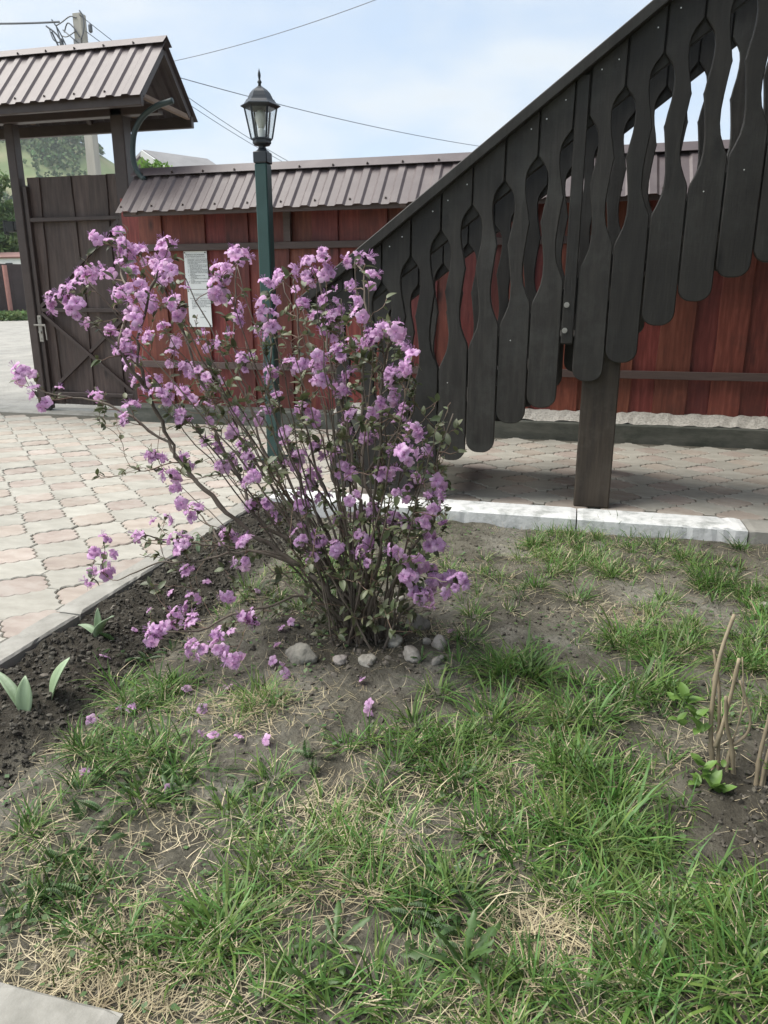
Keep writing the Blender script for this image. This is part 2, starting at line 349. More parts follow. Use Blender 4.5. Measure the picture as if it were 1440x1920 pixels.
# lawn soil with its own zones of bare dust, brown earth and dark tilled humus
def soil_mat():
    m = bpy.data.materials.new('garden_soil'); m.use_nodes = True; N, L = m.node_tree.nodes, m.node_tree.links; b = N['Principled BSDF']
    t = N.new('ShaderNodeTexCoord')
    def noise(sc, det=8, ro=.65):
        n = N.new('ShaderNodeTexNoise'); n.inputs['Scale'].default_value = sc; n.inputs['Detail'].default_value = det; n.inputs['Roughness'].default_value = ro
        L.new(t.outputs['Object'], n.inputs['Vector']); return n.outputs['Fac']
    def ramp(src, st):
        r_ = N.new('ShaderNodeValToRGB'); e = r_.color_ramp.elements
        for i, (p, c) in enumerate(st):
            if i < 2: e[i].position = p; e[i].color = (*c, 1)
            else: q = e.new(p); q.color = (*c, 1)
        L.new(src, r_.inputs[0]); return r_.outputs[0]
    def mix(f, a, c):
        x = N.new('ShaderNodeMix'); x.data_type = 'RGBA'; L.new(f, x.inputs[0]); L.new(a, x.inputs[6]); L.new(c, x.inputs[7]); return x.outputs[2]
    brown = ramp(noise(9), [(.32, (.066,.060,.047)), (.5, (.12,.112,.088)), (.68, (.19,.178,.142))])
    dust = ramp(noise(40), [(.3, (.16,.155,.13)), (.7, (.32,.305,.26))])
    humus = ramp(noise(30), [(.3, (.030,.026,.020)), (.55, (.058,.052,.041)), (.72, (.10,.092,.074))])
    f1 = ramp(noise(2.1, 6), [(.50, (0,0,0)), (.64, (.85,.85,.85))])
    c = mix(f1, brown, dust)
    at = N.new('ShaderNodeAttribute'); at.attribute_name = 'tilled'
    c = mix(at.outputs['Fac'], c, humus)
    L.new(c, b.inputs['Base Color']); b.inputs['Roughness'].default_value = .95; b.inputs['Specular IOR Level'].default_value = .2
    bp = N.new('ShaderNodeBump'); bp.inputs['Strength'].default_value = .9; bp.inputs['Distance'].default_value = .022
    L.new(noise(55, 6), bp.inputs['Height']); L.new(bp.outputs[0], b.inputs['Normal'])
    return m
M['soil'] = soil_mat()

def glass_mat():
    m = bpy.data.materials.new('lantern_glass'); m.use_nodes = True; N, L = m.node_tree.nodes, m.node_tree.links
    N.remove(N['Principled BSDF'])
    tr = N.new('ShaderNodeBsdfTransparent'); tr.inputs['Color'].default_value = (.985,.992,.992,1)
    gl = N.new('ShaderNodeBsdfGlossy'); gl.inputs['Roughness'].default_value = .08
    lw = N.new('ShaderNodeLayerWeight'); lw.inputs['Blend'].default_value = .2; fr = N.new('ShaderNodeMath'); fr.operation = 'MULTIPLY'; fr.inputs[1].default_value = .22; L.new(lw.outputs['Facing'], fr.inputs[0])
    t = N.new('ShaderNodeTexCoord'); no = N.new('ShaderNodeTexNoise'); no.inputs['Scale'].default_value = 9; L.new(t.outputs['Object'], no.inputs[0])
    ad = N.new('ShaderNodeMath'); ad.operation = 'MULTIPLY_ADD'; ad.inputs[1].default_value = .05; L.new(no.outputs['Fac'], ad.inputs[0]); L.new(fr.outputs[0], ad.inputs[2])
    dt = N.new('ShaderNodeBsdfTranslucent'); dt.inputs['Color'].default_value = (.85,.88,.88,1); m0 = N.new('ShaderNodeMixShader'); m0.inputs[0].default_value = .05
    L.new(tr.outputs[0], m0.inputs[1]); L.new(dt.outputs[0], m0.inputs[2])
    ms = N.new('ShaderNodeMixShader'); L.new(ad.outputs[0], ms.inputs[0]); L.new(m0.outputs[0], ms.inputs[1]); L.new(gl.outputs[0], ms.inputs[2])
    L.new(ms.outputs[0], N['Material Output'].inputs['Surface']); return m
M['glass'] = glass_mat()
M['bulb'] = mat('frosted_bulb', [(.62,.64,.6),(.7,.72,.68)], scale=4, rough=.35, bump=0)

# ---------------------------------------------------------------- ground height of the bed
STRIP = -1.27          # tilled strip lies between the kerb at x = -1.54 and here
def ground_z(x, y):
    x = np.asarray(x, float); y = np.asarray(y, float)
    z = -0.045 + 0.05 * (fbm(x * 2.2, y * 2.2, 3) - .47) + 0.03 * (fbm(x * 8, y * 8, 9) - .47)
    d2 = ((x + .57) / .38) ** 2 + ((y - 2.02) / .34) ** 2
    z = z + 0.035 * np.exp(-d2)
    s = np.clip((STRIP + .12 - x) / .14, 0, 1)                       # tilled strip: ridge with a furrow at its edge
    z = z + np.clip((-1.27 - x) / .22, 0, 1) * .035
    z = z + s * (0.05 * (fbm(x * 16, y * 16, 21) - .45)) - 0.035 * np.exp(-((x - STRIP - .05) / .06) ** 2)
    return z
# bed outline: x -1.54 .. 2.6, y 0.72 .. 3.49
GX0, GX1, GY0, GY1 = -1.54, 2.6, -0.4, 3.495
nx, ny = 330, 300
gx = np.linspace(GX0, GX1, nx); gy = np.linspace(GY0, GY1, ny)
XX, YY = np.meshgrid(gx, gy); ZZ = ground_z(XX, YY) + 0.012 * (fbm(XX * 30, YY * 30, 31, 3) - .45)
V = np.stack([XX, YY, ZZ], -1).reshape(-1, 3)
ii = (np.arange(ny - 1)[:, None] * nx + np.arange(nx - 1)[None, :]).reshape(-1)
F = np.stack([ii, ii + 1, ii + nx + 1, ii + nx], 1)
lawn = arr_obj('lawn_soil', V, F, M['soil'], smooth=True, kind='structure')
till = np.clip((STRIP + .10 - V[:, 0]) / .16 + .5 * (fbm(V[:, 0] * 7, V[:, 1] * 7, 5) - .5), 0, 1)
dsh = np.hypot((V[:, 0] - .60) / .33, (V[:, 1] - 1.42) / .40)
till = np.maximum(till, np.clip((1.15 - dsh) / .5 + .8 * (fbm(V[:, 0] * 6, V[:, 1] * 6, 15) - .5), 0, .75))
dbu = np.hypot((V[:, 0] + .66) / .30, (V[:, 1] - 2.1) / .35)
till = np.maximum(till, np.clip((1.1 - dbu) / .6 + .8 * (fbm(V[:, 0] * 6, V[:, 1] * 6, 25) - .5), 0, .55))
at_ = lawn.data.attributes.new('tilled', 'FLOAT', 'POINT'); at_.data.foreach_set('value', till.astype(np.float32))

# wide base ground (under everything), terrain beyond the gate, road
def terr_z(x, y):
    s = np.clip((np.asarray(y, float) - 6.6) / 18.0, 0, 1); return 0.5 * s * s * (3 - 2 * s)
xs = np.concatenate([[-455, -300, -120, -60], np.linspace(-40, 20, 31), [60, 200, 455]]); ys = np.concatenate([np.linspace(6.32, 30, 25), [40, 80, 200, 510]])
XX, YY = np.meshgrid(xs, ys); V = np.stack([XX, YY, terr_z(XX, YY) - .02], -1).reshape(-1, 3)
n_ = len(xs); ii = (np.arange(len(ys) - 1)[:, None] * n_ + np.arange(n_ - 1)[None, :]).reshape(-1)
arr_obj('terrain', V, np.stack([ii, ii + 1, ii + n_ + 1, ii + n_], 1), M['verge'], smooth=True, kind='structure')
xs = np.linspace(-60, 20, 41); ys = np.linspace(6.32, 21.5, 20)
XX, YY = np.meshgrid(xs, ys); V = np.stack([XX, YY, terr_z(XX, YY) - .012 + .02 * (fbm(XX, YY, 4) - .5)], -1).reshape(-1, 3)
n_ = len(xs); ii = (np.arange(len(ys) - 1)[:, None] * n_ + np.arange(n_ - 1)[None, :]).reshape(-1)
arr_obj('road', V, np.stack([ii, ii + 1, ii + n_ + 1, ii + n_], 1), M['road'], smooth=True, kind='structure')
m = MB(); m.add([(-455, -455, -.16), (455, -455, -.16), (455, 6.32, -.16), (-455, 6.32, -.16)], [(0, 1, 2, 3)])
m.build('ground', M['verge'], kind='structure')

# ---------------------------------------------------------------- paving of wavy clover tiles
PT = 0.275; HA = 0.110
def wavy_edge(a, n=12, d=0.0):
    out = []
    for i in range(n):
        t = i / n
        p = np.array([a * (1 - t), a * t]); o = .012 * abs(math.sin(3 * math.pi * t)) + .006 * math.sin(math.pi * t) + d
        out.append(p + np.array([.7071, .7071]) * o)
    return out
def red_outline():
    pts = []
    e = wavy_edge(HA - .0015, 12, -.0005)
    for k in range(4):
        c, s_ = math.cos(k * math.pi / 2), math.sin(k * math.pi / 2)
        pts += [(p[0] * c - p[1] * s_, p[0] * s_ + p[1] * c) for p in e]
    return pts
def grey_outline():
    pts = []
    e = wavy_edge(HA + .0015, 12, .003)
    e = e + [np.array([0, HA + .0015])]
    g = .0018
    for k in range(4):
        # corner red sits at lower left for k = 0: run its quarter backwards
        loc = [(p[0] - PT / 2, p[1] - PT / 2) for p in e][::-1]
        loc = [(max(x, -PT / 2 + g), max(y, -PT / 2 + g)) for x, y in loc]
        c, s_ = math.cos(k * math.pi / 2), math.sin(k * math.pi / 2)
        pts += [(x * c - y * s_, x * s_ + y * c) for x, y in loc]
    return pts
def tile_mesh(name, out, mt):
    n = len(out); ar = sum(out[i-1][0] * out[i][1] - out[i][0] * out[i-1][1] for i in range(n))
    if ar < 0: out = out[::-1]
    ins = inset(out, .004); V = [(x, y, 0) for x, y in ins] + [(x, y, -.004) for x, y in out] + [(x, y, -.03) for x, y in out]
    F = [list(range(n))]
    for i in range(n):
        j = (i + 1) % n; F += [(n + i, n + j, j, i), (2*n + i, 2*n + j, n + j, n + i)]
    return V, F
TR = tile_mesh('r', red_outline(), None); TG = tile_mesh('g', grey_outline(), None)
meR = arr_mesh('paving_tile', TR[0], TR[1], M['tilered']); meG = arr_mesh('paving_tile', TG[0], TG[1], M['tilegrey'])
m = MB()
m.box(-9.5, -1.645, -2.0, 5.93, -.12, -.008); m.box(-1.645, 3.2, 3.703, 5.712, -.12, -.008)
paving = m.build('paving', M['sand'], kind='structure')
cells = []
for i in range(-30, 20):
    for j in range(-8, 18):
        for typ in (0, 1):
            x = -1.654 + PT * (i + .5 * typ); y = 1.86 + PT * (j + .5 * typ); hw = HA if typ == 0 else PT / 2
            inl = x + hw < -1.525 and -9.3 < x and y + hw < 5.95
            inr = x - hw > -1.66 and y - hw * .6 > 3.725 - .05 and y + hw < 5.73 and x < 3.0
            if not (inl or inr): continue
            p = np.array([x, y, 0]) - CP; z = p @ fw
            vis = z > .3 and abs(p @ rt / z) * FP < 760 and abs(p @ up / z) * FP < 1000
            # nothing of the tiles behind the staircase foot or outside the frame would show
            cells.append((0 if vis else 1, float(np.linalg.norm(p)), x, y, typ))
cells.sort()
restV = {0: [], 1: []}; restF = {0: [], 1: []}
for k, (nv, d, x, y, typ) in enumerate(cells):
    rz = random.choice([0, 1, 2, 3]) * math.pi / 2; dz = random.uniform(-.0035, .0015); tilt = (random.gauss(0, .010), random.gauss(0, .010))
    if k < 300:
        o = bpy.data.objects.new('paving_tile', meR if typ == 0 else meG); COL.objects.link(o); o.parent = paving
        o.location = (x, y, dz); o.rotation_euler = (tilt[0], tilt[1], rz)
    else:
        T = TR if typ == 0 else TG; c, s_ = math.cos(rz), math.sin(rz); off = len(restV[typ])
        restV[typ] += [(x + p[0] * c - p[1] * s_, y + p[0] * s_ + p[1] * c, p[2] + dz) for p in T[0]]
        restF[typ] += [[q + off for q in f] for f in T[1]]
for typ in (0, 1):
    o = arr_obj('far_paving_tile', restV[typ], restF[typ], M['tilered' if typ == 0 else 'tilegrey'], paving, kind='stuff')

# concrete threshold under the gate and along the fence foot on the left
m = MB(); m.box(-9.0, -1.7, 5.93, 6.31, -.1, .006, .01); thr = m.build('gate_threshold', M['kerb'], kind='structure')

# ---------------------------------------------------------------- kerbs (each stone its own thing)
def kerb(x0, x1, y0, y1, z0, z1, mt, label, jit=.004):
    m = MB(); lx, ly = x1 - x0, y1 - y0; b = .007; along_x = lx > ly
    L0, w = (lx, ly) if along_x else (ly, lx); ns = max(8, int(L0 / .025)); prof = [(0, z0), (w, z0), (w, z1 - b), (w - b, z1), (w * .5, z1 + .001), (b, z1), (0, z1 - b)]
    vs = []; npf = len(prof); chip = {}
    for i in range(ns + 1):
        e = b * .8 if i in (0, ns) else 0; t = L0 * i / ns
        for k, (u_, z_) in enumerate(prof):
            u_ += random.gauss(0, .00035); z_ += random.gauss(0, .00035) - (e if k in (3, 4, 5) else 0)
            if k in (2, 3, 5, 6) and random.random() < .025: z_ -= random.uniform(.002, .007); u_ += (.5 * w - u_) / w * random.uniform(.004, .012)
            t_ = min(L0, max(0, t)); vs.append((x0 + t_, y0 + u_, z_) if along_x else (x0 + u_, y0 + t_, z_))
    fs = []
    for i in range(ns):
        for k in range(npf): a = i * npf + k; c_ = i * npf + (k + 1) % npf; fs.append((a, a + npf, c_ + npf, c_) if not along_x else (a, c_, c_ + npf, a + npf))
    fs += [list(range(npf)), list(range(ns * npf, (ns + 1) * npf))[::-1]]
    m.add(vs, fs if along_x else fs)
    o = m.build('kerb_stone', mt, origin=((x0+x1)/2, (y0+y1)/2, 0)); o.rotation_euler = (0, 0, random.gauss(0, .002))
    return tag(o, label, 'kerb stone', 'kerb stones edging the bed')
kerb(-1.642, -1.545, .95, 1.945, -.12, .007, M['kerb'], 'pale kerb stone between paving and tilled soil, nearest to the viewer at the left edge')
kerb(-1.642, -1.545, 1.952, 2.945, -.12, .009, M['kerb'], 'pale kerb stone along the tilled strip, beside the tulip with a long left leaf')
kerb(-1.642, -1.545, 2.952, 3.72, -.12, .007, M['kerb'], 'pale kerb stone along the tilled strip, behind the slender single tulip leaf')
kerb(-1.535, -.70, 3.50, 3.700, -.14, .014, M['lime'], 'whitewashed kerb stone mostly hidden behind the flowering bush')
kerb(-.694, .045, 3.50, 3.700, -.14, .014, M['lime'], 'whitewashed kerb stone right of the bush and in front of the thick stair post')
kerb(.051, .80, 3.498, 3.700, -.14, .013, M['lime'], 'whitewashed kerb stone right of the stair post, ending where the paint stops')
kerb(.806, 1.8, 3.50, 3.700, -.14, .012, M['kerb'], 'bare grey kerb stone after the end of the whitewash at the right edge')
kerb(-1.56, -.575, .60, .715, -.16, .012, M['kerb'], 'flat pale concrete kerb stone in the bottom left corner of the lawn')

# ---------------------------------------------------------------- fence
fence = thing('wooden_fence', 'red brown board fence under a brown corrugated metal roof on a mossy concrete plinth', 'fence', (0, 5.92, 0))
def L_(p, o=(0, 5.92, 0)): return (p[0] - o[0], p[1] - o[1], p[2] - o[2])
FX0, FX1 = -3.80, 3.1
x = FX0; k = 0
while x < FX1:
    w = random.uniform(.17, .215); w2 = w + .03
    zb = (.175 if x > -1.6 else .10) + random.uniform(-.012, .012); zt = 1.84
    ph = random.uniform(0, 6); am = random.uniform(.002, .008)
    left, right = [], []
    for i in range(13):
        z = zb + (zt - zb) * i / 12
        left.append((x - .012 + am * math.sin(ph + z * 4.1) + .003 * math.sin(z * 13 + ph), z))
        right.append((x + w + .012 + am * math.sin(ph + 2 + z * 3.7) + .003 * math.sin(z * 11 + ph), z))
    m = MB(); y0 = 5.90 if k % 2 else 5.922
    m.prism([*right, *left[::-1]], y0, y0 + .021, .003)
    m.v = [(p[0], p[1] - 5.92, p[2]) for p in m.v]
    m.build('board', M['red'], fence); x += w; k += 1
for z0, z1 in ((1.415, 1.468), (.455, .512)):
    m = MB(); m.box(FX0 + .1, FX1, -.062, -.024, z0, z1, .003); m.build('rail', M['beam'], fence)
for bx in (-2.30, 1.9):
    m = MB(); m.box(bx - .03, bx + .03, -.064, -.024, 1.4685, 1.83, .003); m.build('batten', M['beam'], fence)
m = MB(); m.box(-3.80, 3.1, 5.712 - 5.92, .12, -.12, .135, .012)
m.build('plinth', M['plinth'], fence)
# sloping pale gravel top of the plinth
nxp = 120; vs = []; 
for i in range(nxp + 1):
    xx = -1.9 + 5.0 * i / nxp
    for j, (yy, zz) in enumerate(((-.196, .138), (-.12, .165), (-.04, .195), (.06, .20))):
        vs.append((xx, yy + random.uniform(-.006, .006), zz + random.uniform(-.007, .009)))
fs = []
for i in range(nxp):
    for j in range(3): a = i * 4 + j; fs.append((a, a + 4, a + 5, a + 1))
o = arr_obj('plinth_top', vs, fs, M['gravel'], fence)

def corrugated(x0, x1, ye, ze, yr, zr, pitch=.137, h=.0135, th=.0):
    # sheet from eave (ye,ze) to ridge (yr,zr), ribs running up the slope
    prof = []; x = x0; t = 0
    while x < x1:
        for dx, hh in ((0, 0), (.055, 0), (.073, h), (.119, h)):
            if x + .119 <= x1: prof.append((x + dx, hh))
        x += pitch
    prof.append((min(x1, prof[-1][0] + .018), 0)); prof.append((max(x1, prof[-1][0] + .01), 0))
    sl = Vector((0, yr - ye, zr - ze)).normalized(); nr = Vector((1, 0, 0)).cross(sl).normalized()
    if nr.z < 0: nr = -nr
    vs = []; rows = 5; n = len(prof)
    for r_ in range(rows):
        f = r_ / (rows - 1)
        for px, hh in prof:
            c = Vector((px, ye + (yr - ye) * f, ze + (zr - ze) * f)) + nr * hh; vs.append(c)
    lo = len(vs)
    vs += [v - nr * .0025 for v in vs]
    fs = []
    for r_ in range(rows - 1):
        for i in range(n - 1):
            a = r_ * n + i; fs.append((a, a + 1, a + n + 1, a + n)); fs.append((lo + a + n, lo + a + n + 1, lo + a + 1, lo + a))
    for i in range(n - 1):
        fs.append((i + lo, i + 1 + lo, i + 1, i)); a = (rows - 1) * n + i; fs.append((a, a + 1, a + 1 + lo, a + lo))
    for r_ in range(rows - 1):
        a = r_ * n; fs.append((a, a + n, a + n + lo, a + lo)); a += n - 1; fs.append((a + lo, a + n + lo, a + n, a))
    m = MB(); m.add(vs, fs); return m, nr, sl
def screw(m, p, n):
    p = Vector(p); m.tube([p, p + n * .004], .011, 6); m.tube([p + n * .004, p + n * .012], .006, 6)
def roof(parent, oy, x0, x1, ye, ze, yr, zr, yb, zb, cap=.055, par='roof_sheet', overlaps=()):
    org = (0, oy, 0)
    edges = [x0, *overlaps, x1]
    for a, b in zip(edges[:-1], edges[1:]):
        m, nr, sl = corrugated(a, b + (.02 if b != x1 else 0), ye, ze, yr, zr); m.v = [L_(p, org) for p in m.v]; m.build('roof_sheet', M['roof'], parent)
    m2, nb, sb = corrugated(x0, x1, yb, zb, yr, zr); m2.v = [L_(p, org) for p in m2.v]; m2.build('roof_sheet', M['roof'], parent)
    # folded ridge cap
    pts = []
    c = MB(); e = .024
    A_ = Vector((0, yr, zr + .012)) - sl * cap * 1.6 + nr * e; B_ = Vector((0, yr, zr + .012)) + Vector((0, 0, e)); C_ = Vector((0, yr, zr + .012)) - sb * cap * 1.6 + nb * e
    t_ = .003
    for q in (A_, B_, C_): pts.append(q)
    vs = [Vector((xx, q.y, q.z)) for xx in (x0 - .01, x1 + .01) for q in pts] + [Vector((xx, q.y, q.z - t_)) for xx in (x0 - .01, x1 + .01) for q in pts]
    c.add([L_(p, org) for p in vs], [(0, 3, 4, 1), (1, 4, 5, 2), (7, 10, 9, 6), (8, 11, 10, 7), (6, 9, 3, 0), (2, 5, 11, 8), (0, 1, 7, 6), (1, 2, 8, 7), (9, 10, 4, 3), (10, 11, 5, 4)])
    c.build('ridge_cap', M['roof'], parent)
    s = MB(); x = x0 + .095; k = 0
    while x < x1:
        if k % 2 == 0:
            q = A_ + sl * .02 + nr * .002; screw(s, L_((x, q.y, q.z), org), nr)
            q = Vector((0, ye, ze)) + sl * .07; screw(s, L_((x - .07, q.y, q.z), org), nr)
        x += .137; k += 1
    s.build('roof_screw', M['gatesteel'], parent, kind='stuff')
roof(fence, 5.92, -3.655, 3.1, 5.60, 1.690, 5.955, 2.035, 6.31, 1.690, overlaps=())
for xx in np.arange(-3.5, 3.1, 1.1):
    m = MB(); m.bar((xx, 5.62 - 5.92, 1.675), (xx, 5.955 - 5.92, 2.0), .04, .05, (1, 0, 0)); m.build('rafter', M['beam'], fence)
m = MB(); m.box(-3.60, 3.1, 5.625 - 5.92, 5.655 - 5.92, 1.665, 1.70); m.build('eave_batten', M['beam'], fence)

# ---------------------------------------------------------------- gate with its own roof
GY = 6.12
gate = thing('gate', 'tall dark brown board gate with steel cross bracing under its small corrugated roof', 'gate', (-4.4, GY, 0))
GO = (-4.4, GY, 0)
def gm(name, fn, mt, parent=gate, label=None):
    m = MB(); fn(m); m.v = [L_(p, GO) for p in m.v]; o = m.build(name, mt, parent)
    if label: o['label'] = label
    return o
gm('post', lambda m: m.box(-5.005, -4.915, GY - .03, GY + .06, 0, 2.50, .006), M['gatesteel'])
gm('post', lambda m: m.box(-3.925, -3.805, GY - .06, GY + .06, 0, 2.56, .008), M['gatesteel'])
gm('post', lambda m: m.box(-7.9, -7.8, GY - .05, GY + .05, 0, 2.5, .006), M['gatesteel'])
bx = [-4.885, -4.78, -4.59, -4.43, -4.265, -4.10, -3.935]
for i in range(6):
    am = .010; ph = i * 1.7; L1, R1 = [], []
    for k in range(15):
        z = .06 + (2.075 + .006 * math.sin(i * 3) - .06) * k / 14
        L1.append((bx[i] + (0 if i == 0 else am * math.sin(ph + z * 3.1) + .004 * math.sin(9 * z + ph)) + .004, z))
        R1.append((bx[i + 1] + (0 if i == 5 else am * math.sin(ph + 1.7 + z * 3.1) + .004 * math.sin(9 * z + ph + 1.7)) + .012, z))
    y0 = GY + .035 + (.016 if i % 2 else 0)
    gm('board', lambda m: m.prism([*R1, *L1[::-1]], y0, y0 + .02, .003), M['gatewood'])
leaf = gm('leaf_frame', lambda m: (m.box(-4.905, -4.865, GY - .008, GY + .032, .02, 2.0, .003), m.box(-3.972, -3.935, GY - .008, GY + .032, .06, 1.70, .003),
    m.box(-4.864, -3.936, GY - .006, GY + .030, 1.70, 1.735, .003), m.box(-4.864, -3.973, GY - .006, GY + .030, .915, .95, .003), m.box(-4.864, -3.973, GY - .006, GY + .030, .145, .18, .003)), M['gatesteel'])
gm('brace', lambda m: m.bar((-4.875, GY + .008, .955), (-3.965, GY + .008, 1.695), .032, .026), M['gatesteel'])
gm('brace', lambda m: m.bar((-4.865, GY + .004, .905), (-3.965, GY + .004, .19), .030, .022), M['gatesteel'])
gm('brace', lambda m: m.bar((-4.865, GY + .018, .19), (-3.965, GY + .018, .905), .030, .022), M['gatesteel'])
gm('foot', lambda m: m.box(-4.925, -4.855, GY - .062, GY - .032, 0.006, .115, .004), M['black'])
lk = gm('lock_plate', lambda m: m.box(-4.907, -4.863, GY - .022, GY - .0085, .645, .885, .004), M['metal'])
gm('handle', lambda m: (m.bar((-4.93, GY - .045, .80), (-4.80, GY - .050, .798), .018, .014, (0, -1, 0), .003), m.bar((-4.805, GY - .050, .80), (-4.800, GY - .05, .665), .012, .012, (0, -1, 0), .002), m.tube([(-4.885, GY - .0225, .80), (-4.885, GY - .045, .80)], .011, 8)), M['metal'], lk)
gm('keyhole', lambda m: (m.tube([(-4.885, GY - .0225, .735), (-4.885, GY - .034, .735)], .014, 10), m.tube([(-4.885, GY - .0225, .672), (-4.885, GY - .028, .672)], .008, 8), m.tube([(-4.885, GY - .0225, .862), (-4.885, GY - .028, .862)], .008, 8)), M['metal'], lk)
gm('latch_box', lambda m: (m.box(-5.125, -5.035, GY - .025, GY + .03, 1.62, 1.71, .006), m.box(-5.034, -5.006, GY - .02, GY + .025, 1.635, 1.70, .004), m.box(-5.15, -5.126, GY - .02, GY + .025, 1.60, 1.72, .003)), M['black'])
# roof structure
RX1 = -3.385
gm('beam', lambda m: m.box(-8.2, -3.47, GY - .06, GY + .02, 2.50, 2.575, .004), M['gatesteel'])
gm('beam', lambda m: m.box(-8.2, RX1 - .02, 5.70, 5.745, 2.475, 2.565, .004), M['gatesteel'])
gm('beam', lambda m: m.box(-8.2, RX1 - .02, 6.50, 6.545, 2.475, 2.565, .004), M['gatesteel'])
gm('tie_board', lambda m: m.box(-3.445, -3.415, 5.746, 6.499, 2.535, 2.575, .004), M['rawwood'])
for xx in (-3.95, -5.0, -6.2, -7.6):
    gm('tie_board', lambda m: m.box(xx - .02, xx + .02, 5.746, 6.499, 2.577, 2.61, .004), M['rawwood'])
for xx in (-3.43, -4.4, -5.4, -6.4, -7.4):
    gm('rafter', lambda m: (m.bar((xx, 5.745, 2.56), (xx, GY - .01, 2.965), .05, .04, (1, 0, 0)), m.bar((xx, 6.495, 2.56), (xx, GY + .01, 2.965), .05, .04, (1, 0, 0))), M['gatesteel'])
roof(gate, GY, -8.4, RX1, 5.655, 2.535, GY, 3.035, 6.585, 2.535, cap=.05)
for o in gate.children:
    if o.name.startswith(('roof_sheet', 'ridge_cap', 'roof_screw')): o.location.x += 4.4
m = MB()
cpts = [(-3.22, 5.86, 2.53), (-3.36, 5.86, 2.50), (-3.49, 5.87, 2.44), (-3.585, 5.88, 2.34), (-3.625, 5.89, 2.22), (-3.628, 5.89, 2.12), (-3.605, 5.89, 2.04), (-3.555, 5.885, 1.985), (-3.53, 5.87, 1.975)]
def smooth_pts(P, n=6):
    P = [Vector(p) for p in P]; out = []
    for i in range(len(P) - 1):
        p0 = P[max(i-1, 0)]; p1 = P[i]; p2 = P[i+1]; p3 = P[min(i+2, len(P)-1)]
        for k in range(n):
            t = k / n
            out.append(.5 * ((2*p1) + (p2-p0)*t + (2*p0-5*p1+4*p2-p3)*t*t + (3*p1-p0-3*p2+p3)*t**3))
    out.append(P[-1]); return out
m.tube(smooth_pts(cpts), .022, 10)
pp = m.build('cable_conduit', M['pipe'], smooth=True, origin=(-3.6, 5.88, 1.975)); tag(pp, 'curved dark pipe looping from the gate roof down onto the fence roof', 'pipe')

# notices on the fence
def notice(px0, z0, z1, xc, w, label, lines, zsh):
    t = thing('notice_sheet', label, 'notice', (xc, 5.885, z0), 'paper notices on the fence')
    sh = .010
    n = 8; vs = []; fs = []
    for i in range(n + 1):
        f = i / n; z = (z1 - z0) * f
        for xx in (-w/2, w/2): vs.append((xx + zsh * (1 - f), -.002 * math.sin(f * 5), z))
    k0 = len(vs); vs += [(v[0], v[1] + .002, v[2]) for v in vs]
    for i in range(n): a = 2*i; fs += [(a, a+1, a+3, a+2), (k0+a+2, k0+a+3, k0+a+1, k0+a), (k0+a, a, a+2, k0+a+2), (a+1, k0+a+1, k0+a+3, a+3)]
    fs += [(0, k0, k0+1, 1), (2*n, 2*n+1, k0+2*n+1, k0+2*n)]
    arr_obj('paper', vs, fs, M['paper'], t)
    ink = MB()
    for (txt, sz, tx, tz, al) in lines:
        c = bpy.data.curves.new('printed_line', 'FONT'); c.body = txt; c.size = sz; c.align_x = al; c.extrude = .0002
        o = bpy.data.objects.new('printed_line', c); COL.objects.link(o)
        dg = bpy.context.evaluated_depsgraph_get(); tm = bpy.data.meshes.new_from_object(o.evaluated_get(dg)); k1 = len(ink.v)
        ink.v += [(v.co.x + tx + zsh * (1 - tz/(z1-z0)), -.0045 - v.co.z, v.co.y + tz) for v in tm.vertices]; ink.f += [[i + k1 for i in p_.vertices] for p_ in tm.polygons]
        bpy.data.objects.remove(o); bpy.data.curves.remove(c); bpy.data.meshes.remove(tm)
    ink.build('printed_text', M['ink'], t)
    m = MB()
    for xx in (-w/2 + .012, w/2 - .012):
        for zz in (.012, z1 - z0 - .012): m.tube([(xx + zsh * (1 - zz/(z1-z0)), -.003, zz), (xx + zsh * (1 - zz/(z1-z0)), -.008, zz)], .005, 8)
    m.build('drawing_pin', M['black'], t)
L1 = [('Правила проживания', .017, 0, .268, 'CENTER'), ('в гостевом комплексе', .017, 0, .252, 'CENTER')]
body = ['Уважаемые гости, просим вас', 'соблюдать чистоту, тишину и', 'бережно относиться к имуществу', 'гостевого дома.', '1.  Заезд гостей после 14 часов дня,', '2.  Выезд гостей до 12 часов,', '     освободить номер.', '3.  Шуметь после 23 часов нельзя,', '4.  Курить в комнатах запрещено,', '5.  Закрывайте ворота и калитку', '     на ночь.', '6.  Мусор выносите в бак,', '     за ворота.', '7.  Не оставляйте без присмотра', '     детей.', '8.  За порчу имущества взимается', '     оплата по цене.']
L1 += [(s_, .0125, -.075, .234 - .0118 * i, 'LEFT') for i, s_ in enumerate(body)]
notice(344, 1.110, 1.411, -3.128, .210, 'upper white typed notice pinned under the top rail of the red fence', L1, .006)
L2 = [('Информация для гостей', .012, 0, .265, 'CENTER'), ('и посетителей', .012, 0, .253, 'CENTER'), ('Уважаемые посетители!', .015, .005, .228, 'CENTER')]
body = ['Просим вас соблюдать порядок', 'на территории, не рвать цветы и', 'не ломать ветки. За сохранность', 'вещей без присмотра', 'администрация не отвечает', 'нет.', '', '                     Телефон', '', '                        дом', '', '                   Спасибо']
L2 += [(s_, .0125, -.068, .213 - .0125 * i, 'LEFT') for i, s_ in enumerate(body)]
notice(351, .802, 1.106, -3.118, .208, 'lower white typed notice pinned directly below the other sheet', L2, .004)

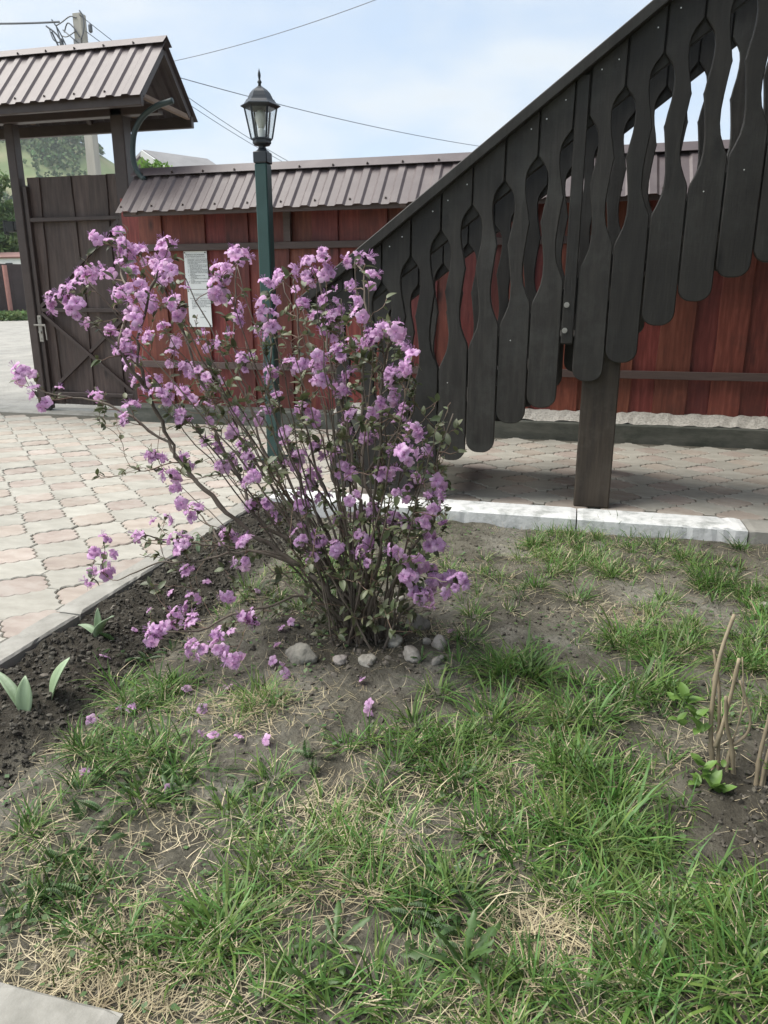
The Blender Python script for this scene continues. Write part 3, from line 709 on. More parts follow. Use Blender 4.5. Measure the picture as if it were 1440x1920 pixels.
# ---------------------------------------------------------------- garden lamp
LX, LY = -1.905, 4.5
lamp = thing('garden_lamp', 'dark green garden lamp post with a six sided glass lantern on top', 'lamp', (LX, LY, 0))
m = MB(); m.box(-.039, .039, -.039, .039, .0, 1.80, .006); m.build('post', M['lampiron'], lamp)
m = MB(); m.box(-.07, .07, -.07, .07, 0, .02, .005); m.build('base_plate', M['lampiron'], lamp)
m = MB(); m.box(-.044, .044, -.044, .044, 1.801, 1.865, .005); m.lathe([(.043, 1.866), (.03, 1.876), (.022, 1.885), (.022, 1.897), (.048, 1.902)], 12); m.build('collar', M['lampcap'], lamp)
m = MB(); m.lathe([(.046, 1.9025), (.055, 1.912), (.055, 1.928), (.063, 1.930), (.063, 1.938)], 6, rot=.3); m.build('lantern_base', M['lampcap'], lamp)
zb, zt, rb, rtp = 1.938, 2.098, .062, .094
fr = MB()
for k in range(6):
    g = 2*math.pi*k/6 + .3; p = Vector((rb*math.cos(g), rb*math.sin(g), zb)); q = Vector((rtp*math.cos(g), rtp*math.sin(g), zt))
    fr.bar(p, q, .009, .009, (math.cos(g), math.sin(g), 0))
fr.build('lantern_frame', M['lampcap'], lamp)
for k in range(6):
    g0 = 2*math.pi*k/6 + .3; g1 = g0 + math.pi/3; pr = MB()
    vs = [Vector((r_*.985*math.cos(g), r_*.985*math.sin(g), z)) for r_, z in ((rb, zb+.002), (rtp, zt-.002)) for g in (g0+.06, g1-.06)]
    nrm = Vector((math.cos((g0+g1)/2), math.sin((g0+g1)/2), 0)) * -.002
    vs2 = vs + [v + nrm for v in vs]
    pr.add(vs2, [(0,1,3,2),(6,7,5,4),(0,4,5,1),(2,3,7,6),(1,5,7,3),(0,2,6,4)])
    pr.build('glass_pane', M['glass'], lamp)
m = MB(); m.lathe([(.086, 2.095), (.098, 2.099), (.118, 2.110), (.117, 2.114), (.098, 2.124), (.086, 2.138), (.082, 2.146)], 6, rot=.3); m.build('brim', M['lampcap'], lamp)
m = MB(); m.lathe([(.076, 2.1465), (.070, 2.16), (.058, 2.182), (.042, 2.198), (.026, 2.208), (.014, 2.216)], 6, rot=.3); m.build('dome', M['lampcap'], lamp)
m = MB(); m.lathe([(.010, 2.2165), (.008, 2.228), (.013, 2.236), (.013, 2.240), (.008, 2.247), (.006, 2.255), (.009, 2.272), (.008, 2.284), (.004, 2.297), (.0015, 2.308)], 10); m.build('finial', M['lampcap'], lamp, smooth=True)
m = MB(); m.lathe([(.021, 1.939), (.021, 1.985), (.018, 1.99)], 12); m.build('socket', M['paper'], lamp)
m = MB(); m.lathe([(.017, 1.991), (.021, 2.005), (.031, 2.03), (.034, 2.05), (.031, 2.072), (.02, 2.086), (.004, 2.092)], 14); m.build('bulb', M['bulb'], lamp, smooth=True)

# ---------------------------------------------------------------- staircase with fretwork planks
SY, SL = 3.717, .74
stair = thing('wooden_staircase', 'dark wooden outdoor staircase with wavy fretwork plank railings rising to the right', 'staircase', (.1, 3.78, 0))
SO = (.1, 3.78, 0)
def sm(name, fn, mt, parent=stair, kind=None):
    m = MB(); fn(m); m.v = [L_(p, SO) for p in m.v]; return m.build(name, mt, parent, kind=kind)
def rail_z(x): return 1.271 + SL * (x + .967)         # underside of the handrail
def open_top(x): return 1.103 + SL * (x + .968)
OPL = .652
prof_t = [0, .025, .06, .10, .15, .21, .28, .35, .41, .432, .46, .53, .62, .71, .79, .86, .92, .97, 1]
prof_w = [.003, .014, .032, .0445, .050, .0495, .044, .034, .0275, .0235, .0275, .034, .0415, .047, .046, .038, .023, .008, .003]
def open_edge(xg, side):
    zt = open_top(xg) + .012 * math.sin(xg * 91.7) ; out = []
    for t, w in zip(prof_t, prof_w): out.append((xg + side * w, zt - OPL * t))
    return out   # going down
def plank(name, xl, xr, zbot, y0, half_l=True, half_r=True, mt=None, th=.024):
    g = .0025
    w = xr - xl; rr = min(.06, w * .42)
    ztl, ztr = rail_z(xl) + .03, rail_z(xr) + .03
    L_e = [(xl + g, ztl)]
    if half_l: L_e += [(p[0], p[1]) for p in open_edge(xl, +1)]
    R_e = [(xr - g, ztr)]
    if half_r: R_e += [(p[0], p[1]) for p in open_edge(xr, -1)]
    L_e = [p for p in L_e if p[1] > zbot + rr + .01]; R_e = [p for p in R_e if p[1] > zbot + rr + .01]
    poly = list(R_e[::-1]) + list(L_e)        # right edge upwards, then left edge downwards
    arc = []
    for k in range(7):
        a = math.pi + (math.pi / 2) * k / 6; arc.append((xl + g + rr + rr * math.cos(a), zbot + rr + rr * math.sin(a)))
    for k in range(7):
        a = 1.5 * math.pi + (math.pi / 2) * k / 6; arc.append((xr - g - rr + rr * math.cos(a), zbot + rr + rr * math.sin(a)))
    poly = poly + arc
    return sm(name, lambda m: m.prism(poly, y0, y0 + th, .004), mt or M['stair'])
gl = [-.086 - .1467 * k for k in range(9)]      # gaps left of the upright
gr = [-.024 + .1475 * k for k in range(12)]
botc = {-1: .625, 0: .618}
nailm = MB()
def nails(xl, xr, y):
    xm = (xl + xr) / 2
    for dx in (-.25, .25):
        xx = xm + dx * (xr - xl) + random.uniform(-.01, .01)
        if random.random() < .7:
            zz = rail_z(xx) - random.uniform(.03, .05); nailm.tube([(xx, y, zz), (xx, y - .0015, zz)], .0032, 6)
    if random.random() < .5:
        xx = xm + random.uniform(-.03, .03); zz = open_top(xx) - OPL - random.uniform(.05, .12); nailm.tube([(xx, y, zz), (xx, y - .0015, zz)], .003, 6)
cb = {0: .620, 1: .645, 2: .600, 3: .66, 4: .64, 5: .63, 6: .66, 7: .7}
for k in range(8):
    xl, xr = gl[k + 1], gl[k]; xm = (xl + xr) / 2
    zb_ = max(.035, cb[k] + SL * xm + .0)
    plank('plank', xl, xr, zb_, SY + random.uniform(-.002, .002)); nails(xl, xr, SY - .003)
rb_ = [.636, .727, .898, 1.005, 1.108, 1.17, 1.30, 1.40, 1.52, 1.62, 1.74]
for k in range(11):
    xl, xr = gr[k], gr[k + 1]
    plank('plank', xl, xr, rb_[k], SY + random.uniform(-.002, .002)); nails(xl, xr, SY - .003)
# far railing
fg = [.36 + .1467 * k for k in range(-11, 9)]
FY = SY + .87
for a, b in zip(fg[:-1], fg[1:]):
    plank('plank', a, b, max(.035, .62 + SL * (a + b) / 2 + random.uniform(-.02, .02)), FY + random.uniform(-.002, .002))
nailm.v = [L_(p, SO) for p in nailm.v]; nailm.build('nail', M['nail'], stair, kind='stuff')
xa, xb = -1.33, 1.62
def slanted(x0, x1, dz, w, d, yc):
    return lambda m: m.bar((x0, yc, rail_z(x0) + dz), (x1, yc, rail_z(x1) + dz), w, d, (0, -1, 0), .004)
for yy, nm in ((SY, 'near'), (FY, 'far')):
    sm('handrail', slanted(xa - .05, xb, .038, .046, .115, yy + .012), M['stair'])
    sm('top_rail', slanted(xa, xb, -.106, .185, .036, yy + .0445), M['stair'])
    sm('bottom_rail', slanted(-1.1, xb, -.93, .12, .036, yy + .0445), M['stair'])
sm('newel_block', lambda m: m.prism([(-1.345, 1.02), (-1.28, .985), (-1.17, 1.06), (-1.17, 1.12), (-1.345, 1.04)], SY - .004, SY + .055, .004), M['stair'])
upr = sm('upright', lambda m: m.box(-.083, -.027, SY - .006, SY + .05, .812, 1.955, .004), M['stair'])
sm('bolt', lambda m: (m.tube([(-.066, SY - .0065, .99), (-.066, SY - .010, .99)], .013, 10), m.tube([(-.066, SY - .010, .99), (-.066, SY - .018, .99)], .008, 6)), M['metal'], upr)
sm('bolt', lambda m: (m.tube([(-.068, SY - .0065, .873), (-.068, SY - .010, .873)], .013, 10), m.tube([(-.068, SY - .010, .873), (-.068, SY - .018, .873)], .008, 6)), M['metal'], upr)
sm('post', lambda m: m.box(.030, .203, 3.765, 3.89, 0, .95, .006), M['stairpost'])
sm('post', lambda m: m.box(.045, .18, 4.62, 4.73, 0, .95, .006), M['stairpost'])
for k in range(12):
    xt = -1.05 + k * .225; zt = .16 + SL * (xt + 1.05)
    sm('tread', lambda m: m.box(xt - .14, xt + .14, SY + .066, FY - .002, zt - .02, zt + .02, .003), M['stair'])

# unseen landing at the stair top, added to shade the fence below
for k in range(14):
    x0_ = 1.66 + k * .15; sm('shade_landing_board', lambda m: m.box(x0_, x0_ + .145, SY - .02, 5.55, 2.30, 2.335, .003), M['stair'])
for yy in (SY + .05, 4.65, 5.45):
    sm('shade_landing_joist', lambda m: m.box(1.66, 3.75, yy, yy + .06, 2.15, 2.299, .004), M['stair'])

# unseen log house, added out of view on the right to block light from the fence
shade_lodge = thing('shade_log_house', 'unseen dark log house wall added to shade the fence under the wooden staircase', 'house', (2.5, 3, 0))
for k in range(16):
    m = MB(); m.tube([(.13, -4.5, .14 + k * .26), (.13, 4.2, .14 + k * .26)], .14, 10); m.build('log', M['gatewood'], shade_lodge, smooth=True)
m = MB(); m.bar((-.95, -.15, 4.45), (3.2, -.15, 6.6), 9.9, .12, (0, 0, 1)); m.build('roof', M['roof'], shade_lodge)
m = MB(); m.box(.3, 6, -4.4, 4.1, 0, 4.3); m.build('wall', M['gatewood'], shade_lodge)

# ---------------------------------------------------------------- far things behind fence and gate
def pole_at(px0, py0, dist):
    return atD(px0, py0, dist)
tp = atD(148, 27, 12.5)
pole = thing('utility_pole', 'tall pale concrete utility pole with tangled wires behind the gate roof', 'utility pole', (tp[0], tp[1], 0))
m = MB(); m.add([(-.075,-.075,0),(.075,-.075,0),(.075,.075,0),(-.075,.075,0),(-.062,-.062,tp[2]),(.062,-.062,tp[2]),(.062,.062,tp[2]),(-.062,.062,tp[2])], [(0,3,2,1),(4,5,6,7),(0,1,5,4),(1,2,6,5),(2,3,7,6),(3,0,4,7)])
pole_sh = m.build('shaft', M['pole'], pole)
m = MB(); m.box(-.07, .045, -.085, -.064, tp[2] - .48, tp[2] - .32); m.box(-.07, .02, -.09, -.064, tp[2] - .62, tp[2] - .50); m.build('bracket', M['metal'], pole)
m = MB()
for k in range(9):
    a = Vector((-.06 - .42 * random.random(), -.06, tp[2] - .05 - .7 * random.random())); b = a + Vector((random.uniform(.1, .45), 0, random.uniform(-.5, .2)))
    mid = (a + b) / 2 + Vector((0, -.05, -.12 + .2 * random.random())); m.tube(smooth_pts([a, mid, b], 5), .008, 5)
m.tube(smooth_pts([(-.5, -.06, tp[2] - .12), (-.3, -.06, tp[2] - .3), (-.12, -.06, tp[2] - .8), (-.05, -.06, tp[2] - 1.1)], 5), .012, 5)
m.tube(smooth_pts([(-.42, -.06, tp[2] - .2), (-.25, -.07, tp[2] - .55), (-.03, -.07, tp[2] - .95)], 5), .012, 5)
for q in ((-.36, -.06, tp[2] - .52), (-.2, -.06, tp[2] - .75), (.2, -.06, tp[2] - .2), (.22, -.06, tp[2] - .55), (-.28, -.06, tp[2] - .35)): m.lathe([(.01, -.06), (.03, -.04), (.03, .03), (.01, .06)], 6, q)
for a_ in ([(-.34, -.06, -.13), (-.24, -.07, -.10), (-.10, -.07, -.04), (0, -.07, -.06)], [(-.34, -.06, -.13), (-.27, -.08, -.34), (-.16, -.08, -.55), (-.06, -.08, -.86)], [(-.40, -.06, -.05), (-.30, -.06, -.20), (-.20, -.06, -.42), (-.10, -.07, -.72)], [(-.22, -.06, -.22), (-.14, -.08, -.12), (-.05, -.08, -.18), (.03, -.08, -.30)], [(.06, -.07, .02), (.11, -.07, -.06), (.10, -.07, -.22), (.04, -.07, -.33)]):
    m.tube(smooth_pts([(x_, y_, tp[2] + z_) for x_, y_, z_ in a_], 5), .009, 5)
m.build('wire_bundle', M['wire'], pole)
def wire(a, b, sag, r_, label, grp='overhead wires'):
    a = Vector(a); b = Vector(b); pts = []
    for i in range(17):
        t = i / 16; p = a.lerp(b, t); p.z -= sag * 4 * t * (1 - t); pts.append(p)
    m = MB(); m.tube(pts, r_, 5); o = m.build('power_line', M['wire'], origin=tuple(a)); return tag(o, label, 'wire', grp)
wire(atD(-260, 30, 13.0), atD(112, 41, 12.45), .05, .013, 'thick twisted cable reaching the pole from the left edge of the sky')
wire(atD(148, 27, 12.4), atD(545, 305, 15.5), .10, .005, 'upper of two wires falling from the pole to the right behind the lantern')
wire(atD(160, 58, 12.4), atD(535, 306, 16.5), .08, .005, 'lower of two wires falling from the pole to the right behind the lantern')
wire(atD(163, 95, 12.5), atD(905, 275, 19.0), .12, .006, 'faint long wire crossing behind the lantern top towards the stair rail')
wire(atD(300, 120, 11.0), atD(760, -22, 9.0), .06, .004, 'single thin wire rising to the right across the open sky')

# house behind the fence and the small tree beside it
ap = atD(291, 291, 16.0); e1 = atD(235, 333, 16.1); e2 = atD(352, 326, 15.7)
hx, hy = ap[0], ap[1]
house = thing('house', 'grey roofed house with a white bargeboard just showing over the fence', 'house', (hx, hy, 0))
rd = Vector((.93, .37, 0))      # ridge direction, away to the right
sd_ = Vector((-rd.y, rd.x, 0)) * -1.0
gz = ap[2]
hm = MB()
A1 = Vector((0, 0, gz)); B1 = A1 + rd * 7
ax = Vector((.97, -.24, 0)).normalized()          # across the gable, in the picture to the right
rdir = Vector((.55, .83, 0)).normalized()
EL = -ax * .8 + Vector((0, 0, gz - .42)); ER = ax * .8 + Vector((0, 0, gz - .42))
hm.add([EL, ER, A1, Vector((EL.x, EL.y, 0)), Vector((ER.x, ER.y, 0)), EL + rdir*1.0, ER + rdir*1.0, A1 + rdir*1.0, Vector((EL.x, EL.y, 0)) + rdir*1.0, Vector((ER.x, ER.y, 0)) + rdir*1.0],
       [(3, 4, 1, 2, 0), (4, 9, 6, 1), (8, 3, 0, 5), (9, 8, 5, 7, 6)])
hm.build('wall', M['darkwood'], house)
def slab(m, pts, t): 
    n = len(pts); pts = [Vector(p) for p in pts]; nr = (pts[1]-pts[0]).cross(pts[2]-pts[0]).normalized() * t
    m.add(pts + [p + nr for p in pts], [list(range(n-1, -1, -1)), list(range(n, 2*n))] + [(i, (i+1) % n, n+(i+1) % n, n+i) for i in range(n)])
o_ = -rdir * .25
up_ = Vector((0, 0, .02))
m = MB(); slab(m, [ER*1.12 + Vector((0, 0, -.10 - .12*(gz-.42))) + o_ + up_, ER*1.12 + Vector((0, 0, -.10 - .12*(gz-.42))) + rdir*1.1 + up_, A1 + rdir*1.1 + up_, A1 + o_ + up_], .05); m.build('roof', M['slateroof'], house)
m = MB(); slab(m, [A1 + o_ + up_, A1 + rdir*1.1 + up_, EL*1.12 + Vector((0, 0, -.10 - .12*(gz-.42))) + rdir*1.1 + up_, EL*1.12 + Vector((0, 0, -.10 - .12*(gz-.42))) + o_ + up_], .05); m.build('roof', M['slateroof'], house)
m = MB(); m.bar(A1 + o_*1.1 + Vector((0,0,.0)), ER*1.12 + Vector((0, 0, -.10 - .12*(gz-.42))) + o_*1.1, .12, .03, tuple(-rdir)); m.build('bargeboard', M['white'], house)

def leaf_cloud(n, fn, size, seed):
    r_ = np.random.default_rng(seed); V = np.zeros((n * 4, 3)); P = fn(r_, n)
    a = r_.normal(size=(n, 3)); a /= np.linalg.norm(a, axis=1, keepdims=True); b = np.cross(a, r_.normal(size=(n, 3))); b /= np.linalg.norm(b, axis=1, keepdims=True)
    s = size * r_.uniform(.6, 1.4, (n, 1))
    V[0::4] = P - a * s; V[1::4] = P + b * s * .45; V[2::4] = P + a * s; V[3::4] = P - b * s * .45
    F = np.arange(n * 4).reshape(n, 4); return V, F
def tree(loc, h, rad, label, name='leafy_tree', n=5000, size=.09, seed=1, trunk=.12, grp=None, mt='leafbg', crown0=.3):
    t = thing(name, label, 'tree', loc, grp)
    r_ = np.random.default_rng(seed)
    m = MB(); m.tube(smooth_pts([(0, 0, 0), (.05*h*.2, 0, h*.3), (-.03*h*.2, .05, h*.6), (0, 0, h*.92)], 4), [trunk * (1 - i/13*.85) for i in range(13)], 8)
    blobs = []
    for k in range(22):
        zz = r_.uniform(crown0, .95) * h; rr = rad * (1 - .75 * (zz/h - crown0)) * math.sqrt(r_.uniform(.05, 1)); g = r_.uniform(0, 6.28)
        c = np.array([rr*math.cos(g), rr*math.sin(g), zz]); blobs.append((c, rad * r_.uniform(.22, .42)))
        m.tube([(0, 0, max(.2*h, zz - rad*.6)), tuple(c*.6 + np.array([0, 0, zz*.4 - .1*rad])), tuple(c)], [trunk*.35, trunk*.2, trunk*.06], 5)
    m.build('trunk', M['bark'], t)
    def fn(r2, n):
        idx = r2.integers(0, len(blobs), n); C = np.array([blobs[i][0] for i in idx]); RR = np.array([blobs[i][1] for i in idx])[:, None]
        d = r2.normal(size=(n, 3)); d /= np.linalg.norm(d, axis=1, keepdims=True); return C + d * RR * r2.uniform(.45, 1.05, (n, 1)) * np.array([1, 1, .8])
    V, F = leaf_cloud(n, fn, size, seed); arr_obj('crown', V, F, M[mt], t)
    return t
q = atD(289, 284, 14.6); tree((q[0], q[1], 0), q[2], .30, 'small light green sapling in front of the house gable behind the fence', 'sapling', 500, .05, 3, .03, mt='shoot', crown0=.80)
# across the road, seen left of the gate post
fa = atD(-60, 592, 29); fb = atD(46, 588, 29); ft = atD(20, 495, 29)[2]
dirf = Vector((fb[0]-fa[0], fb[1]-fa[1], 0)).normalized()
bf = thing('sheet_fence', 'brown sheet metal fence across the road, left of the gate post', 'fence', (fa[0], fa[1], .45))
m = MB(); k = 0
for i in range(34):
    p = dirf * (i * .18) - dirf * 1.2; q2 = p + dirf * .15; off = Vector((dirf.y, -dirf.x, 0)) * (.02 if i % 2 else 0)
    m.bar(p + dirf*.09 + off + Vector((0, 0, .02)), p + dirf*.09 + off + Vector((0, 0, ft - .45)), .18, .012, (dirf.y, -dirf.x, 0))
m.build('sheet', M['brownfence'], bf)
pp_ = atD(22, 594, 28.6); pq = atD(5, 497, 28.6)
m = MB(); m.tube([(pp_[0]-fa[0], pp_[1]-fa[1], -.05), (pp_[0]-fa[0]-.03, pp_[1]-fa[1], pq[2] - .45)], .075, 10); m.build('post', M['pinkpost'], bf)
hq = atD(6, 497, 36)
hs = thing('house', 'small white house with a reddish roof beyond the brown fence across the road', 'house', (hq[0], hq[1], .4))
zt_ = atD(10, 484, 36)[2] - .4; zr_ = atD(10, 474, 36)[2] - .4
m = MB(); m.box(-2.6, 1.1, -.05, 4, 0, zt_); m.build('wall', M['white'], hs)
m = MB(); slab(m, [(-2.9, -.1, zt_ - .02), (1.3, -.1, zt_ - .02), (.7, 2, zr_ + .1), (-2.4, 2, zr_ + .1)], .06); slab(m, [(-2.4, 2, zr_ + .1), (.7, 2, zr_ + .1), (1.3, 4.4, zt_ - .05), (-2.9, 4.4, zt_ - .05)], .06); m.build('roof', M['redroof'], hs)
for wx in (-.5, .35):
    m = MB(); m.box(wx - .16, wx + .16, -.09, -.052, zt_ - .62, zt_ - .2); m.build('window', M['black'], hs)
for i, (px, py, dist, h, rad, lab) in enumerate([(8, 560, 44, 7.2, 2.4, 'round green tree behind the small white house across the road'), (-60, 560, 40, 8.0, 2.8, 'tall green tree at the left edge beyond the brown fence'), (48, 560, 60, 7.0, 2.6, 'distant green tree between the gate post and the board leaf')]):
    q = atD(px, py, dist); tree((q[0], q[1], .4), h, rad, lab, 'leafy_tree', 5000, .16, 20 + i, .16, 'trees across the road', crown0=.2)
# verge grass across the road
def verge(r_, n):
    t = r_.uniform(-3, 6, n); u_ = r_.uniform(-1.6, -.1, n); P = np.zeros((n, 3)); nn = Vector((dirf.y, -dirf.x, 0))
    P[:, 0] = fa[0] + dirf.x*t - nn.x*u_*1.0; P[:, 1] = fa[1] + dirf.y*t - nn.y*u_; P[:, 2] = .47 + r_.uniform(0, .25, n); return P
V, F = leaf_cloud(5000, verge, .09, 5); o = arr_obj('verge_grass', V, F, M['leafbg'], kind='stuff')

# wooded hill
hc = atD(95, 300, 300); 
n1 = 90; us = np.linspace(-170, 170, n1); vs_ = np.linspace(-120, 150, 60); dv = Vector((hc[0], hc[1], 0)).normalized(); rv = Vector((dv.y, -dv.x, 0))
UU, VV = np.meshgrid(us, vs_)
def hill_z(u_, v_):
    top = atD(95, 236, 300)[2]
    prof = np.where(u_ > 0, np.exp(-(np.abs(u_) / 62) ** 1.55), np.exp(-(u_ / 190) ** 2))
    fr_ = np.where(v_ < 0, np.clip((v_ + 118) / 118, 0, 1) ** 1.25, np.exp(-(v_ / 160) ** 2))
    return top * prof * fr_ + 5 * (fbm(u_ * .03 + 5, v_ * .03 + 9, 77) - .5) * np.clip((v_ + 118) / 60, 0, 1) * prof
HZ = hill_z(UU, VV)
V = np.stack([hc[0] + rv.x*UU + dv.x*VV, hc[1] + rv.y*UU + dv.y*VV, HZ - .5], -1).reshape(-1, 3)
ii = (np.arange(59)[:, None] * n1 + np.arange(n1 - 1)[None, :]).reshape(-1)
arr_obj('hill', V, np.stack([ii, ii + 1, ii + n1 + 1, ii + n1], 1), M['hill'], smooth=True, kind='structure')
def hill_pts(r_, n):
    out = []
    while len(out) < n:
        u_ = r_.uniform(-85, 70); v_ = r_.uniform(-75, 10); z = float(hill_z(np.array(u_), np.array(v_)))
        dens = fbm(u_ * .035, v_ * .035, 99); low = 1 - z / 70
        if dens + .2 * low < .47 + r_.uniform(-.06, .06): continue
        out.append((u_, v_, z))
    return out
r_ = np.random.default_rng(11); hp = hill_pts(r_, 5000); VV_ = []; FF_ = []
for (u_, v_, z) in hp:
    c = np.array([hc[0] + rv.x*u_ + dv.x*v_, hc[1] + rv.y*u_ + dv.y*v_, z]); s = r_.uniform(.8, 2.0)
    for k in range(11):
        d = r_.normal(size=3); d /= np.linalg.norm(d); p = c + d * s * np.array([.6, .6, .75]) * r_.uniform(.5, 1) + np.array([0, 0, s*.7])
        a = r_.normal(size=3); a /= np.linalg.norm(a); b = np.cross(a, r_.normal(size=3)); b /= np.linalg.norm(b); q_ = s * .42
        o0 = len(VV_); VV_ += [p - a*q_, p + b*q_*.7, p + a*q_, p - b*q_*.7]; FF_.append((o0, o0+1, o0+2, o0+3))
o = arr_obj('hillside_wood', [tuple(p) for p in VV_], FF_, M['hilltree'], kind='stuff')

# thin valley haze
hv = bpy.data.materials.new('haze'); hv.use_nodes = True; hn = hv.node_tree.nodes; hn.remove(hn['Principled BSDF'])
pv = hn.new('ShaderNodeVolumePrincipled'); pv.inputs['Color'].default_value = (.93, .96, 1, 1); pv.inputs['Density'].default_value = .0005
hv.node_tree.links.new(pv.outputs[0], hn['Material Output'].inputs['Volume'])
m = MB(); m.box(-470, 470, -470, 520, -1.3, 110); m.build('haze', hv, kind='stuff')

# ---------------------------------------------------------------- rhododendron bush
BASE = Vector((-.575, 2.03, -.03))
bush = thing('rhododendron_bush', 'lilac flowering rhododendron bush of many thin stems on the bare soil', 'bush', tuple(BASE))
def P3(px, py, yy): return Vector(atY(px, py, yy))
stems_px = [
 # (radius at base, y end offset, [(px,py)...])
 (.0115, -.10, [(672,1165),(615,1095),(540,1048),(470,1002),(400,930),(345,870),(305,800),(272,725),(262,650),(270,560),(290,490)]),
 (.0095, .10, [(690,1170),(640,1085),(560,1022),(490,965),(450,900),(405,800),(375,720),(345,640),(330,560),(318,480)]),
 (.0065, .02, [(345,870),(300,828),(203,763),(123,743),(60,728)]),
 (.0065, -.22, [(272,725),(230,670),(190,632),(150,590),(118,562)]),
 (.0055, .10, [(262,650),(240,560),(225,500),(215,445)]),
 (.0070, -.38, [(660,1170),(580,1125),(500,1135),(430,1148),(370,1185),(310,1190)]),
 (.0060, -.30, [(560,1060),(470,1035),(380,1040),(290,1062),(215,1092)]),
 (.0055, -.25, [(540,1048),(440,1028),(350,1020),(285,1005),(260,1012)]),
 (.0090, .12, [(700,1180),(690,1050),(668,900),(650,780),(625,680),(606,580),(604,500)]),
 (.0100, -.08, [(722,1185),(735,1110),(748,1062),(725,1000),(703,950),(712,840),(720,740),(735,660),(748,622)]),
 (.0080, .02, [(748,1062),(780,1015),(806,985),(822,920),(832,850),(843,772)]),
 (.0085, .25, [(705,1170),(715,1030),(690,880),(684,740),(690,640),(683,540),(668,492)]),
 (.0080, .20, [(680,1170),(620,1020),(560,880),(520,760),(505,660),(502,580)]),
 (.0075, .28, [(675,1170),(600,1030),(520,900),(470,780),(445,660),(440,560),(447,495)]),
 (.0070, .05, [(690,1170),(640,1020),(600,900),(575,790),(560,700),(560,600),(548,515)]),
 (.0065, -.20, [(685,1175),(660,1060),(620,960),(590,900),(580,850)]),
 (.0060, -.25, [(710,1175),(740,1085),(780,1080),(840,1088)]),
 (.0065, -.05, [(705,1190),(745,1165),(785,1122),(800,1100)]),
 (.0060, .30, [(695,1165),(650,980),(655,860),(700,760),(765,700)]),
 (.0055, -.15, [(700,1175),(700,1080),(720,980),(735,920)]),
 (.0060, .15, [(520,900),(455,840),(420,760),(395,690),(380,620)]),
 (.0050, -.05, [(470,1002),(400,985),(370,955)]),
 (.0055, .12, [(668,900),(730,830),(765,775),(778,700)]),
]
nodes_p, nodes_r, nodes_t = [], [], []
def resample(P, step=.022):
    Q = smooth_pts(P, 10); out = [Q[0]]; acc = 0
    for a, b in zip(Q[:-1], Q[1:]):
        acc += (b - a).length
        if acc >= step: out.append(b); acc = 0
    if (out[-1] - Q[-1]).length > 1e-4: out.append(Q[-1])
    return out
def reg(path, r0, r1):
    for i, p in enumerate(path):
        nodes_p.append(p.copy()); nodes_r.append(r0 + (r1 - r0) * i / max(1, len(path) - 1))
        nodes_t.append((path[min(i+1, len(path)-1)] - path[max(i-1, 0)]).normalized())
rb2 = random.Random(5)
for (r0, yo, px) in stems_px:
    n = len(px); P = []
    from_base = px[0][1] > 1150 and 650 < px[0][0] < 730
    y_start = BASE.y
    if not from_base and nodes_p:
        # start on the nearest existing node in the picture's neighbourhood
        d0 = P3(px[0][0], px[0][1], BASE.y); best = min(range(len(nodes_p)), key=lambda i: (nodes_p[i].x - d0.x)**2 + (nodes_p[i].z - d0.z)**2); start = nodes_p[best].copy(); y_start = start.y
    for i, (x_, y_) in enumerate(px):
        f = i / (n - 1)
        if i == 0:
            P.append(BASE + Vector((rb2.uniform(-.06, .06), rb2.uniform(-.05, .05), 0)) if from_base else start); continue
        p = P3(x_, y_, y_start + (yo - (y_start - BASE.y)) * f); p += Vector((rb2.gauss(0, .006), rb2.gauss(0, .012), rb2.gauss(0, .006))); P.append(p)
    P[0].z = P[0].z - .03 if from_base else P[0].z
    r0 *= .86; path = resample(P); r1 = r0 * .34
    for i in range(1, len(path) - 1): path[i] = path[i] + Vector((rb2.gauss(0, .0025),)*3)
    reg(path, r0, r1)
    m = MB(); m.tube([p - BASE for p in path], [(r0 + (r1 - r0) * (i / (len(path)-1)) ** .8) * (1 + .12 * rb2.gauss(0, 1) * (i > 0)) for i in range(len(path))], 7)
    m.build('stem', M['stem'], bush, smooth=True)
